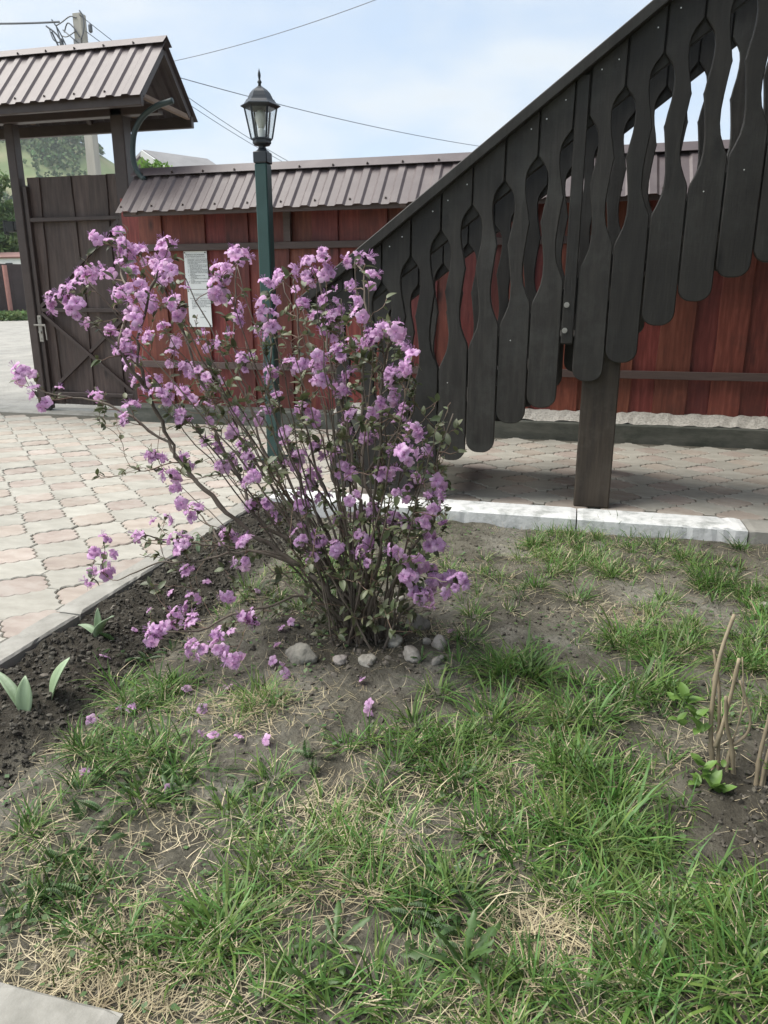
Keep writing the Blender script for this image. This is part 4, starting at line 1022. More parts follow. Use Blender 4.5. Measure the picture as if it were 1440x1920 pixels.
FL = [(190,452,1),(225,437,2),(235,465,3),(160,520,4),(150,545,2),(125,552,4),(105,560,2),(140,580,2),(175,505,2),(210,520,2),(240,490,3),(262,478,3),(280,490,3),(300,505,3),(315,465,2),(325,480,2),(322,515,2),(300,530,2),(220,565,1),(235,555,2),(250,515,3),(255,545,2),(270,555,2),(285,575,3),(300,570,2),(335,575,4),(345,560,1),(250,590,2),(255,605,3),(205,625,2),(180,610,1),(235,650,3),(230,665,3),(245,680,2),(285,640,2),(310,620,2),(325,645,3),(285,720,3),(265,715,2),(320,670,2),(45,700,3),(30,715,3),(65,710,2),(70,745,3),(110,740,1),(185,750,2),(240,790,2),(248,770,2),(300,745,3),(320,735,2),(345,745,3),(350,690,2),(375,700,2),(400,720,3),(385,770,2),(340,790,2),
(445,490,2),(450,485,1),(415,520,2),(430,515,2),(405,550,2),(440,580,2),(440,605,1),(500,575,1),(500,545,1),(545,510,3),(530,525,1),(565,575,2),(575,535,2),(610,485,4),(585,500,2),(590,520,2),(610,520,2),(665,490,3),(685,495,2),(690,530,2),(650,538,2),(665,570,2),(620,565,2),(630,600,5),(620,620,4),(600,600,2),(680,595,1),(515,630,2),(495,620,2),(460,680,2),(510,700,3),(430,645,2),(385,640,2),
(565,690,4),(590,675,3),(600,690,3),(640,665,3),(655,655,3),(700,640,4),(715,625,4),(745,620,3),(750,660,2),(775,685,4),(730,705,3),(630,735,3),(645,745,2),(700,760,3),(735,745,4),(715,770,2),(570,770,4),(590,780,3),(545,690,2),(495,780,2),(520,750,2),(600,720,3),(660,705,2),(760,775,3),(770,810,2),(745,800,1),(650,800,1),(440,780,2),(430,820,2),(400,830,2),(420,880,3),(470,900,2),(470,860,2),(455,835,3),(440,860,3),(350,780,1),
(295,858,5),(350,865,3),(318,895,3),(325,915,2),(345,940,1),(370,962,4),(310,975,3),(300,990,1),(270,1010,1),(195,1020,1),(175,1040,3),(200,1045,2),(190,1070,4),(170,1085,2),(330,1015,2),(345,1025,2),(355,1075,2),(360,1125,2),(330,1160,3),(285,1190,4),(300,1180,2),(425,1115,4),(370,1220,3),(415,1185,3),(410,1215,3),(470,1160,4),(438,1232,1),(362,1170,1),(465,1020,2),(455,1055,1),(430,1010,2),
(585,895,5),(575,900,2),(505,950,3),(565,955,4),(555,925,2),(560,1005,3),(595,1005,2),(630,1030,2),(680,1010,3),(685,1040,1),(630,850,2),(635,880,2),(660,895,1),(655,940,2),(685,970,1),(715,895,3),(740,895,3),(735,930,2),(790,900,1),(810,935,3),(810,960,2),(735,980,3),(760,985,2),(790,985,3),(800,1000,2),(835,990,1),(820,1025,2),(775,1050,3),(780,1065,5),(795,1060,3),(770,1085,2),(795,1120,2),(815,1090,2),(840,1085,3),(862,1088,2),(795,850,2),(765,855,1),(540,820,2),(600,840,2),(690,820,3),(660,780,2),(720,850,2),(560,860,2),(480,950,2),(530,880,2),(610,940,2),(700,960,2),(765,930,2),(820,900,2),(750,1030,3),(805,1070,3),(770,1110,2),(640,980,2),(590,1050,1),(850,1100,2)]
for (x_, y_) in [(225,437),(160,520),(262,478),(315,465),(300,600),(335,575),(235,650),(300,745),(350,690),(400,720),(415,520),(445,500),(405,620),(460,640),(500,545),(530,525),(565,575),(585,500),(610,485),(640,560),(665,490),(690,530),(700,640),(730,620),(745,620),(775,685),(770,780),(630,690),(590,675),(545,640),(520,750),(480,690),(440,780),(560,820),(610,830),(680,820),(820,800),(840,770),(380,830),(300,870),(420,880)]:
    q_ = P3(x_, y_, BASE.y + rb2.gauss(.02, .17)); b0 = BASE + Vector((rb2.uniform(-.08, .07), rb2.uniform(-.07, .07), -.02)); d_ = q_ - b0
    mid_ = b0 + d_ * .5 + Vector((-d_.x * .06, 0, .03 - abs(d_.x) * .10)) + Vector((rb2.gauss(0, .012), rb2.gauss(0, .02), rb2.gauss(0, .01)))
    path = resample([b0, mid_, q_]); r0 = rb2.uniform(.0028, .0050); r1 = .0012
    for i in range(1, len(path) - 1): path[i] = path[i] + Vector((rb2.gauss(0, .0022),)*3)
    reg(path, r0, r1); m = MB(); m.tube([p - BASE for p in path], [r0 + (r1 - r0) * i / (len(path)-1) for i in range(len(path))], 6); m.build('stem', M['stem'], bush, smooth=True)
targets = []
for (x_, y_, n_) in FL:
    if y_ > 1095 and x_ < 500:
        zg = .05 + (1235 - y_) / 1387 * 1.2; p = Vector(atZ(x_, y_, zg)); 
    elif y_ > 985 and x_ < 360: p = P3(x_, y_, 1.82 + rb2.uniform(-.06, .08))
    elif y_ > 1000: p = P3(x_, y_, 1.88 + rb2.uniform(-.06, .12))
    else:
        # follow the depth of the nearest stem, spread round it
        g = P3(x_, y_, BASE.y); i = min(range(len(nodes_p)), key=lambda k: (nodes_p[k].x - g.x)**2 + (nodes_p[k].z - g.z)**2)
        p = P3(x_, y_, min(2.42, max(1.68, nodes_p[i].y + rb2.gauss(-.02, .10))))
    targets.append((p, n_))
# leaf-only twigs that fill the middle of the bush
poly = [(420,640),(560,560),(720,600),(830,760),(845,980),(780,1090),(600,1090),(470,960),(330,760)]
def inpoly(x, y):
    c = False
    for i in range(len(poly)):
        (x0, y0), (x1, y1) = poly[i-1], poly[i]
        if (y0 > y) != (y1 > y) and x < (x1-x0)*(y-y0)/(y1-y0)+x0: c = not c
    return c
k = 0
while k < 840:
    x_, y_ = rb2.uniform(330, 850), rb2.uniform(560, 1100)
    if k > 480: x_, y_ = rb2.uniform(560, 800), rb2.uniform(980, 1190)
    if k > 560 and k <= 640: x_, y_ = rb2.uniform(180, 430), rb2.uniform(500, 900)
    elif 700 < k < 760: x_, y_ = rb2.uniform(250, 560), rb2.uniform(980, 1180)
    elif k <= 480 and not inpoly(x_, y_): continue
    targets.append((P3(x_, y_, 2.04 + rb2.gauss(.05, .15)), 0)); k += 1
for (x_, y_) in [(845,755),(830,790),(858,800),(815,800),(845,830),(800,830),(860,845),(825,850),(370,590),(365,600),(425,560),(455,545),(470,610),(420,590),(635,570),(720,600),(725,560),(165,470),(205,455),(240,430),(780,720),(770,740),(755,720),(820,880),(790,880)]:
    targets.append((P3(x_, y_, 2.05 + rb2.gauss(0, .06)), 0))
targets.sort(key=lambda q: (q[0] - BASE).length)
twigs = MB(); leaf_items, fl_items = [], []
def frame(z, roll=0.0):
    z = z.normalized(); x = z.orthogonal().normalized(); y = z.cross(x); m_ = Matrix((x, y, z)).transposed(); return m_ @ Matrix.Rotation(roll, 3, 'Z')
def add_leaf(p, d, s, nrm=None):
    # leaf's long axis d, face roughly upwards
    d = d.normalized(); u_ = Vector((rb2.gauss(0, .5), rb2.gauss(0, .5), 1)); x = d.cross(u_)
    if x.length < 1e-3: x = d.orthogonal()
    x.normalize(); n = x.cross(d); leaf_items.append((p.copy(), Matrix((x, d, n)).transposed(), s))
for (p, nf) in targets:
    best, bc = 0, 1e9
    for i, q in enumerate(nodes_p):
        d = p - q; L0 = d.length
        if L0 < 1e-3: continue
        c = L0 * (1.15 - .35 * d.dot(nodes_t[i]) / L0) + max(0, -d.z) * .8 + max(0, .05 - L0)
        if c < bc: bc, best = c, i
    q, t = nodes_p[best], nodes_t[best]; d = p - q; L0 = d.length
    endd = (d.normalized() * .5 + Vector((0, 0, .75)) + Vector((rb2.gauss(0, .25), rb2.gauss(0, .25), 0))).normalized()
    if p.z < .3: endd = (d.normalized() + Vector((0, 0, .3))).normalized()
    t0 = (t * .7 + d.normalized()).normalized() * L0; t1 = endd * L0 * .9
    npt = max(4, int(L0 / .02)); path = []
    for i in range(npt + 1):
        s_ = i / npt; h00 = 2*s_**3 - 3*s_**2 + 1; h10 = s_**3 - 2*s_**2 + s_; h01 = -2*s_**3 + 3*s_**2; h11 = s_**3 - s_**2
        w_ = Vector((rb2.gauss(0, 1), rb2.gauss(0, 1), rb2.gauss(0, 1))) * .0018 * (0 < i < npt)
        path.append(q * h00 + t0 * h10 + p * h01 + t1 * h11 + w_)
    r0 = min(nodes_r[best] * .75, .0016 + .006 * L0); r1 = .0012
    twigs.tube([v - BASE for v in path], [r0 + (r1 - r0) * (i / npt) for i in range(npt + 1)], 5)
    reg(path[1:], r0, r1)
    td = (path[-1] - path[-2]).normalized()
    # flowers round the tip
    if nf:
        nf = nf + rb2.choice((0, 1, 1, 2, 2, 3))
        for k in range(nf):
            az = rb2.uniform(0, 6.28); tl = rb2.uniform(.5, 1.25) if nf > 1 else rb2.uniform(.1, .8)
            fm = frame(td, az); dd = fm @ Vector((math.sin(tl), 0, math.cos(tl))); dd = (dd + Vector((0, -.25, .1))).normalized()
            fl_items.append((p + dd * rb2.uniform(.010, .030) - td * rb2.uniform(0, .04) * (k > 1), frame(dd, rb2.uniform(0, 6.28)), rb2.uniform(.70, 1.06)))
    nl = rb2.randint(2, 4) if nf else rb2.choice((0, 1, 2, 3, 4, 5, 6))
    for k in range(nl):
        az = rb2.uniform(0, 6.28); tl = rb2.uniform(.5, 1.5); dd = frame(td, az) @ Vector((math.sin(tl), 0, math.cos(tl)))
        add_leaf(p - td * rb2.uniform(0, .02), dd, rb2.uniform(.55, 1.15))
    for i in range(1, npt):
        if rb2.random() < (.22 if nf else .28):
            tt = (path[i+1] - path[i-1]).normalized(); dd = frame(tt, rb2.uniform(0, 6.28)) @ Vector((math.sin(.9), 0, math.cos(.9))); add_leaf(path[i], dd, rb2.uniform(.4, .95))
tw = twigs.build('twig', M['twig'], bush, kind='stuff', smooth=True)

def leaf_geo():
    V, F = [], []; L0, W0 = .032, .0082; n = 5
    for i in range(n + 1):
        t = i / n; w = W0 * (math.sin(math.pi * (t ** .85)) ** .7 if 0 < t < 1 else .06); zc = -.006 * t * t * 1.6 + .002
        V += [(-w, L0 * t, zc + .0022 * (w / W0)), (0, L0 * t, zc), (w, L0 * t, zc + .0022 * (w / W0))]
    for i in range(n):
        a = i * 3; F += [(a, a+1, a+4, a+3), (a+1, a+2, a+5, a+4)]
    return np.array(V), F
def flower_geo(seed, openness=1.0):
    r_ = random.Random(seed); V, F, SV, SF = [], [], [], []
    for k in range(5):
        a0 = 2*math.pi*k/5 + r_.uniform(-.12, .12); lift = r_.uniform(-.1, .15); Lp = .0245 * r_.uniform(.9, 1.1); tw_ = r_.uniform(-.3, .3)
        ns, nw = 6, 4; base = len(V); ph = r_.uniform(0, 6)
        for i in range(ns + 1):
            s_ = i / ns
            rad = .0016 + Lp * (s_ ** 1.05) * math.sin(.35 + .75 * openness * min(1, s_ + .25)); z = .012 * (1 - math.exp(-3 * s_)) - .010 * openness * s_ * s_ + lift * .012 * s_
            wid = .0100 * float(np.interp(s_, [0, .25, .5, .75, .9, 1], [.22, .50, .82, 1.0, .92, .62]))
            for j in range(nw + 1):
                u_ = (j / nw - .5) * 2; ru = .0026 * math.sin(u_ * 5.5 + ph + s_ * 4) * s_ + .002 * (u_ * u_) * s_ * (1 if k % 2 else -.4)
                notch = -.0055 * u_ * u_ * max(0, s_ - .5) * 2 - .0012 * (abs(u_) < .1) * (s_ > .95)
                x = rad + notch; y = u_ * wid; zz = z + ru + tw_ * y * .6 * s_
                V.append((x * math.cos(a0) - y * math.sin(a0), x * math.sin(a0) + y * math.cos(a0), zz))
        for i in range(ns):
            for j in range(nw): a = base + i*(nw+1) + j; F.append((a, a+1, a+nw+2, a+nw+1))
    mb = MB()
    for k in range(7):
        a0 = r_.uniform(0, 6.28); tl = r_.uniform(.1, .6); d = Vector((math.sin(tl)*math.cos(a0), math.sin(tl)*math.sin(a0), math.cos(tl))); Ls = r_.uniform(.018, .027)
        mb.tube([(0, 0, .004), d * Ls * .6, d * Ls + Vector((.003, 0, 0))], [.00035, .0003, .0008], 3, cap=False)
    return np.array(V), F, np.array(mb.v), mb.f
FG = [flower_geo(i, o_) for i, o_ in enumerate((1.0, .9, .7, 1.12, .82, .5, 1.05, .62))]
def flower_mesh(i):
    V, F, SV, SF = FG[i]
    me = bpy.data.meshes.new('flower'); me.from_pydata(V.tolist() + SV.tolist(), [], [list(f) for f in F] + [[q + len(V) for q in f] for f in SF]); me.update()
    me.materials.append(M['petal']); me.materials.append(M['stamen'])
    mi = np.zeros(len(me.polygons), np.int32); mi[len(F):] = 1; me.polygons.foreach_set('material_index', mi); me.shade_smooth(); return me
FM = [flower_mesh(i) for i in range(len(FG))]
LV, LF = leaf_geo(); leaf_me = arr_mesh('leaf', LV, [list(f) for f in LF], M['bleaf'], True)
def scatter(items, geos, meshes, name, restname, nmax, mats, parent, org):
    items = sorted(items, key=lambda it: (it[0] - Vector(CP)).length)
    V, F, MI = [], [], []; off = 0
    for k, (p, m3, s_) in enumerate(items):
        g = k % len(geos) if len(geos) == 1 else rb2.randrange(len(geos))
        if k < nmax:
            o = bpy.data.objects.new(name, meshes[g]); COL.objects.link(o); o.parent = parent; o.matrix_local = Matrix.Translation(p - org) @ m3.to_4x4() @ Matrix.Scale(s_, 4)
        else:
            A = np.array(m3) * s_; pv = np.array(p - org)
            if len(geos[g]) == 4:
                gv = np.vstack([geos[g][0], geos[g][2]]); gf = [list(f) for f in geos[g][1]] + [[q + len(geos[g][0]) for q in f] for f in geos[g][3]]; mi = [0]*len(geos[g][1]) + [1]*len(geos[g][3])
            else: gv, gf = geos[g]; mi = [0]*len(gf)
            V.append(gv @ A.T + pv); F += [[q + off for q in f] for f in gf]; MI += mi; off += len(gv)
    if V:
        me = bpy.data.meshes.new(restname); me.from_pydata(np.vstack(V).tolist(), [], F); me.update()
        for m_ in mats: me.materials.append(m_)
        me.polygons.foreach_set('material_index', np.array(MI, np.int32)); me.shade_smooth()
        o = bpy.data.objects.new(restname, me); COL.objects.link(o); o.parent = parent; o['kind'] = 'stuff'
print('flowers', len(fl_items), 'leaves', len(leaf_items))
scatter(fl_items, FG, FM, 'flower', 'far_flower', 300, [M['petal'], M['stamen']], bush, BASE)
scatter(leaf_items, [(LV, LF)], [leaf_me], 'leaf', 'far_leaf', 300, [M['bleaf']], bush, BASE)

def on_ground(px, py, dz=0.0):
    p = atZ(px, py, -.04)
    for _ in range(3): p = atZ(px, py, float(ground_z(p[0], p[1])) + dz)
    return Vector(p)
# fallen blossoms
for (px, py, lab) in [
    (350,1292,'fallen lilac blossom on the straw just below the lowest drooping branch'), (380,1330,'fallen lilac blossom on the straw patch, above the pair lying side by side'),
    (378,1378,'left one of two fallen blossoms lying side by side below the straw patch'), (400,1380,'right one of two fallen blossoms lying side by side below the straw patch'),
    (447,1383,'small fallen blossom between the side by side pair and the lone one to its right'), (500,1388,'fallen lilac blossom alone below the small dark dandelion'),
    (690,1335,'lower of two fallen blossoms on bare soil below the middle of the stones'), (692,1320,'upper of two fallen blossoms on bare soil below the middle of the stones'),
    (680,1275,'fallen blossom on bare soil directly below the grey stone in front of the bush'), (225,1330,'left one of two fallen blossoms in the grass beside the dark tilled soil'),
    (246,1328,'right one of two fallen blossoms in the grass beside the dark tilled soil'), (172,1350,'fallen blossom at the edge of the tilled soil, right of the broad tulip leaf'),
    (160,1448,'fallen blossom half sunk in the left grass, lowest one near the tilled soil'), (320,1480,'lowest fallen blossom of all, caught in the weeds on the left'),
    (530,1178,'fallen blossom on shaded soil above the large grey stone'), (546,1166,'small fallen blossom under the low right leaning twigs above the large grey stone'),
    (520,1210,'highest of the fallen blossoms strewn left of the large grey stone'), (512,1240,'leftmost of the fallen blossoms strewn beside the large grey stone'),
    (528,1248,'fallen blossom touching the left side of the large grey stone'), (535,1264,'lowest of the fallen blossoms strewn beside the large grey stone'),
    (800,1140,'fallen blossom on the soil under the lilac cluster right of the bush'), (845,1185,'fallen blossom in the grass above the round pale stone'),
    (388,1092,'fallen blossom on soil behind the low left branches, beside the kerb side soil'), (320,1112,'fallen blossom on the tilled soil under the left branch tips'),
    (280,1145,'fallen blossom on the tilled soil right of the three leaved tulip'), (252,1182,'fallen blossom on the tilled soil closest to the three leaved tulip'),
    (196,1232,'fallen blossom on the tilled soil just below the three leaved tulip'), (430,1290,'fallen blossom in thin grass right of the straw patch'),
    (500,1140,'fallen blossom on shaded ground deep under the left stems'), (482,1108,'fallen blossom farthest back under the arching left limb')]:
    p = on_ground(px, py, .010)
    o = bpy.data.objects.new('fallen_flower', FM[rb2.randrange(8)]); COL.objects.link(o); o.location = p
    o.rotation_euler = (rb2.uniform(-1.0, 1.0), rb2.uniform(-1.0, 1.0), rb2.uniform(0, 6.28)); s_ = rb2.uniform(.65, .9); o.scale = (s_, s_, s_*.7)
    tag(o, lab, 'fallen flower', 'fallen blossoms round the bush')

# stones at the foot of the bush
def stone(px, py, sx, sy, sz, seed, label):
    p = on_ground(px, py, 0); r_ = random.Random(seed); V, F = [], []
    nu, nv = 18, 12
    cuts = [(Vector((r_.gauss(0, 1), r_.gauss(0, 1), r_.gauss(.2, .8))).normalized(), r_.uniform(.68, .92)) for _ in range(7)]
    def rr(d):
        k_ = 1 + .16 * math.sin(d.x*3.1+seed) + .13 * math.sin(d.y*3.7+seed*2) + .1 * math.sin(d.z*5+seed) + .05*math.sin(d.x*8+d.y*7+seed) + .03*math.sin(d.x*17+d.z*13+seed*3)
        for c_, h_ in cuts:
            q_ = d.dot(c_)
            if q_ > 0 and q_ * k_ > h_: k_ = h_ / q_
        return k_
    for j in range(nv + 1):
        th = math.pi * j / nv
        for i in range(nu):
            g = 2*math.pi*i/nu; d = Vector((math.sin(th)*math.cos(g), math.sin(th)*math.sin(g), math.cos(th))); k_ = rr(d); V.append((d.x*k_*sx, d.y*k_*sy, d.z*k_*sz))
    for j in range(nv):
        for i in range(nu): F.append((j*nu+i, (j+1)*nu+i, (j+1)*nu+(i+1) % nu, j*nu+(i+1) % nu))
    o = arr_obj('stone', V, F, M['stone'], smooth=True); o.location = p + Vector((0, 0, sz*.25)); o.rotation_euler = (0, 0, r_.uniform(0, 6))
    tag(o, label, 'stone', 'stones round the foot of the bush')
stone(566, 1238, .052, .040, .040, 1, 'large grey stone on the soil left of the bush stems')
stone(825, 1212, .032, .029, .028, 2, 'round pale stone at the right end of the stones by the bush')
stone(772, 1232, .038, .030, .025, 3, 'tan coloured stone in front of the right stems of the bush')
stone(822, 1240, .024, .017, .013, 4, 'small flat stone just below the round pale stone')
stone(690, 1240, .034, .028, .018, 5, 'grey stone directly in front of the middle of the bush')
stone(742, 1208, .032, .028, .024, 6, 'dark grey stone touching the stems right of the middle')
stone(783, 1180, .044, .034, .040, 7, 'upright beige stone behind the tan stone')
stone(745, 1148, .030, .024, .018, 8, 'pale stone behind the dark forked stem of the bush')
stone(752, 1125, .026, .020, .014, 9, 'small pale stone farthest back behind the forked stem')
stone(640, 1240, .026, .022, .014, 10, 'low grey stone between the large left stone and the stems')
stone(800, 1205, .018, .016, .014, 11, 'little grey stone left of the round pale stone')
stone(1432, 1135, .024, .018, .010, 12, 'pale flat stone chip in the grass at the right edge')

# tulips in the tilled strip
def blade_geo(L0, W0, bend, fold=.35, n=9, tipw=.05):
    V, F = [], []
    for i in range(n + 1):
        t = i / n; w = W0 * max(tipw, (math.sin(math.pi * (.10 + .90 * t)) ** .8) if t < 1 else tipw)
        a = bend * t; y = L0 * (math.sin(a) / bend if bend else t) if abs(bend) > 1e-3 else 0; z = L0 * t if abs(bend) < 1e-3 else L0 * ((math.sin(bend*t)) / bend); yy = 0 if abs(bend) < 1e-3 else L0 * (1 - math.cos(bend*t)) / bend
        for u_ in (-1, -.5, 0, .5, 1):
            V.append((u_ * w, yy - fold * w * (u_*u_) , z))
    for i in range(n):
        for j in range(4): a = i*5+j; F.append((a, a+1, a+6, a+5))
    return V, F
def tulip(px, py, leaves, label):
    p = on_ground(px, py); t = thing('tulip_plant', label, 'tulip', tuple(p), 'young tulips in the tilled strip')
    for (L0, W0, bend, az, lean) in leaves:
        V, F = blade_geo(L0, W0 * 1.35, bend); k0 = len(V)
        me = arr_mesh('leaf', V, F, M['tulip'], True); o = bpy.data.objects.new('leaf', me); COL.objects.link(o); o.parent = t
        sol = o.modifiers.new('thick', 'SOLIDIFY'); sol.thickness = .0018
        o.rotation_euler = (-lean, 0, R(az)); o.location = (0, 0, -.01)
# az: direction the leaf leans to, 0 = +Y (away), 90 = -X
tulip(186, 1192, [(.10, .009, .2, 20, .05), (.105, .010, 1.1, 75, .75), (.115, .021, 1.0, -95, .15)], 'tulip with one broad curled leaf, one long left leaf and one upright tip')
tulip(97, 1302, [(.12, .020, .5, -40, .25)], 'single broad pale tulip leaf standing in dark soil near the kerb')
tulip(47, 1335, [(.105, .016, .4, 20, .12), (.17, .011, .8, 70, .55)], 'tulip at the left edge with a broad leaf and a long narrow leaf')
tulip(372, 1032, [(.085, .0075, .2, 10, .03)], 'slender single tulip leaf upright behind the low bush branches')

# cut shrub at the right
def cane_shrub(loc_px, stems, shoots, label, yd):
    p0 = on_ground(*loc_px); t = thing('cut_shrub', label, 'shrub', tuple(p0), 'cut back shrubs in dark soil')
    for (r0, pts, yo) in stems:
        P = [Vector(atY(x_, y_, p0.y + yo * i / max(1, len(pts)-1))) for i, (x_, y_) in enumerate(pts)]
        if pts[0][1] > 1405: P[0].z = float(ground_z(P[0].x, P[0].y)) - .01
        Q = smooth_pts(P, 5); m = MB(); m.tube([q - p0 for q in Q], [r0 * (.92 - .28*i/len(Q)) * (1 + .07*math.sin(i*2.1) + (.28 if i % 9 == 4 else 0)) for i in range(len(Q))], 8); m.build('cane', M['cane'], t, smooth=True)
    for (x_, y_, yo, nl, s_) in shoots:
        c = Vector(atY(x_, y_, p0.y + yo)) - p0
        for k in range(nl):
            az = k * 360 / nl + rb2.uniform(-30, 30); V, F = blade_geo(.038*s_, .011*s_, rb2.uniform(.4, 1.2), .25, 5)
            o = bpy.data.objects.new('shoot_leaf', arr_mesh('shoot_leaf', V, F, M['shoot'], True)); COL.objects.link(o); o.parent = t; o.location = c + Vector((rb2.gauss(0,.004), rb2.gauss(0,.004), rb2.gauss(0,.006))); o.rotation_euler = (-rb2.uniform(.3, .9), 0, R(az))
    return t
cane_shrub((1355, 1445), [(.0062, [(1340,1436),(1333,1390),(1335,1325),(1350,1231),(1377,1152)], .02), (.0045, [(1348,1434),(1348,1360),(1348,1287),(1338,1218)], .05),
    (.0055, [(1374,1462),(1372,1400),(1363,1362),(1361,1306)], -.02), (.0058, [(1340,1400),(1352,1370),(1369,1310),(1386,1235)], -.01), (.0036, [(1372,1398),(1400,1376),(1406,1340),(1387,1276)], .02), (.0022, [(1374,1390),(1393,1320),(1392,1232)], .03), (.005, [(1362,1455),(1365,1420),(1372,1400)], 0)],
    [(1265,1305,.03,3,.8),(1288,1316,.02,5,1.1),(1305,1345,.0,5,1.0),(1275,1355,.0,4,.9),(1310,1368,.0,4,.9),(1315,1440,-.05,5,1.0),(1338,1478,-.08,6,1.2),(1312,1466,-.06,5,.9),(1360,1440,-.02,3,.6),(1345,1492,-.08,4,1.0)], 'cut back shrub of bare tan canes with fresh green shoots in dark soil', 0)
cane_shrub((1424, 1472), [(.0055, [(1418,1470),(1424,1420),(1436,1370),(1446,1330)], .02), (.005, [(1426,1478),(1436,1430),(1450,1380)], 0), (.0045, [(1432,1466),(1441,1420),(1452,1400)], .03)], [(1437,1440,.0,4,.7)], 'cluster of bare cut canes leaving the picture at the right edge', 0)
p = on_ground(1265, 1405); q = on_ground(1346, 1432)
m = MB(); m.tube(smooth_pts([Vector((0,0,.012)), (q-p)*.4 + Vector((0,.004,.014)), (q-p) + Vector((0,0,.012))], 5), [.006 - .0002*i for i in range(11)], 7)
tag(m.build('dead_stick', M['cane'], origin=tuple(p)), 'pale broken stick lying on the soil left of the cut canes', 'stick')
p = on_ground(1388, 1472); m = MB(); m.lathe([(.004,-.01),(.012,0),(.010,.012),(.003,.02)], 8); tag(m.build('dry_seed_head', M['cane'], origin=tuple(p)), 'curled dry seed head on the soil at the foot of the canes', 'seed head')

# ---------------------------------------------------------------- grass, straw, weeds, clods
def blades(X, Y, L0, W0, az, lean, curl, rs, zoff=0.0):
    n = len(X); side = rs.normal(0, .16, n) + np.where(lean > .95, rs.normal(0, .26, n), 0); Z = ground_z(X, Y) - .006 + zoff
    dx, dy = np.cos(az), np.sin(az); px_, py_ = -dy, dx
    ts = np.array([0, .36, .70, 1.0]); wf = np.array([.75, 1.0, .68, 0])
    V = np.zeros((n, 7, 3)); k = 0
    h = np.zeros(n); v = np.zeros(n); prev = 0
    for i, t in enumerate(ts):
        if i > 0:
            seg = (t - prev) * L0; a = np.minimum(lean + curl * (t - .18), 2.2); h = h + seg * np.sin(a); v = v + seg * np.cos(a); prev = t
        sb_ = side * L0 * t * t; cx, cy, cz = X + dx*h + px_*sb_, Y + dy*h + py_*sb_, np.maximum(Z + v, Z + .004)
        if i < 3:
            w = W0 * wf[i] * .5
            V[:, k] = np.stack([cx - px_*w, cy - py_*w, cz], 1); V[:, k+1] = np.stack([cx + px_*w, cy + py_*w, cz], 1); k += 2
        else: V[:, k] = np.stack([cx, cy, cz], 1)
    b = (np.arange(n) * 7)[:, None]
    quads = np.concatenate([b + np.array([[0,1,3,2]]), b + np.array([[2,3,5,4]])]).tolist(); tris = (b + np.array([[4,5,6]])).tolist()
    return V.reshape(-1, 3), quads + tris, n * 7
def merge(parts):
    V, F, off = [], [], 0
    for v, f, n in parts: V.append(v); F += [[q + off for q in ff] for ff in f] if off else f; off += n
    return np.vstack(V), F
r_ = np.random.default_rng(42)
TUFT = [(1085,1125,1.0),(890,1155,.9),(965,1275,1.6),(990,1255,1.3),(930,1260,1.2),(1165,1210,1.4),(1200,1195,1.0),(1020,1275,1.1),(920,1350,1.2),(960,1345,1.0),(1100,1290,1.0),(1340,1100,1.2),(1310,1090,.9),(1190,1300,1.4),(1230,1240,1.2),(1290,1215,1.0),(1240,1290,1.2),(1000,1020,.7),(1160,995,.9),(1120,990,.8),(1200,1000,.7),(1040,1060,.8),(1000,1100,.7),(1390,1030,.8),(1060,1340,1.2),(1110,1350,1.3),(1150,1330,1.0),(1080,1430,1.6),(1120,1480,1.7),(1060,1470,1.3),(1150,1530,1.5),(1130,1580,1.6),(1170,1600,1.3),(1080,1600,1.4),(1040,1560,1.2),(250,1420,1.2),(300,1400,1.1),(200,1440,1.0),(330,1450,1.1),(270,1500,1.2),(160,1410,.9),(420,1760,1.9),(440,1740,1.5),(390,1770,1.3),(520,1640,1.5),(480,1650,1.2),(560,1600,1.2),(610,1560,1.1),(650,1590,1.0),(700,1600,1.1),(760,1400,1.1),(800,1400,1.2),(840,1430,1.1),(860,1480,1.1),(740,1440,.9),(780,1360,.9),(860,1390,1.0),(1000,1530,1.2),(980,1620,1.1),(940,1580,1.0),(900,1560,1.0),(1210,1850,1.7),(1180,1820,1.4),(1250,1720,1.6),(1330,1730,1.5),(1400,1780,1.6),(1380,1860,1.8),(1430,1830,1.5),(1300,1870,1.5),(1090,1700,1.3),(1140,1680,1.4),(1050,1680,1.1),(820,1660,1.3),(860,1700,1.3),(790,1700,1.1),(700,1680,1.0),(1260,1640,1.2),(1350,1660,.9),(1430,1690,1.2),(1000,1850,1.2),(900,1870,1.2),(700,1860,1.3),(560,1840,1.3),(620,1900,1.4),(480,1890,1.2),(330,1820,1.2),(240,1790,1.1),(760,1900,1.3),(1100,1890,1.2),(150,1480,.9),(240,1320,1.1),(290,1300,1.0),(330,1290,.9),(220,1290,1.0),(480,1310,.9),(510,1320,.8),(690,1390,.8),(650,1400,.7),(510,1460,.9),(470,1540,1.0),(420,1520,.8),(60,1560,.9),(110,1620,.8),(1420,1200,1.2),(1440,1260,1.2),(1380,1250,1.1),(1250,1130,.9),(1150,1080,.8),(1100,1050,.8),(1280,1050,.8),(1420,1110,.9),(860,1250,.9),(880,1200,.9),(820,1300,.8),(520,1120,.9),(470,1110,.8),(560,1140,.8),(610,1130,.9)]
G, ST = [], []
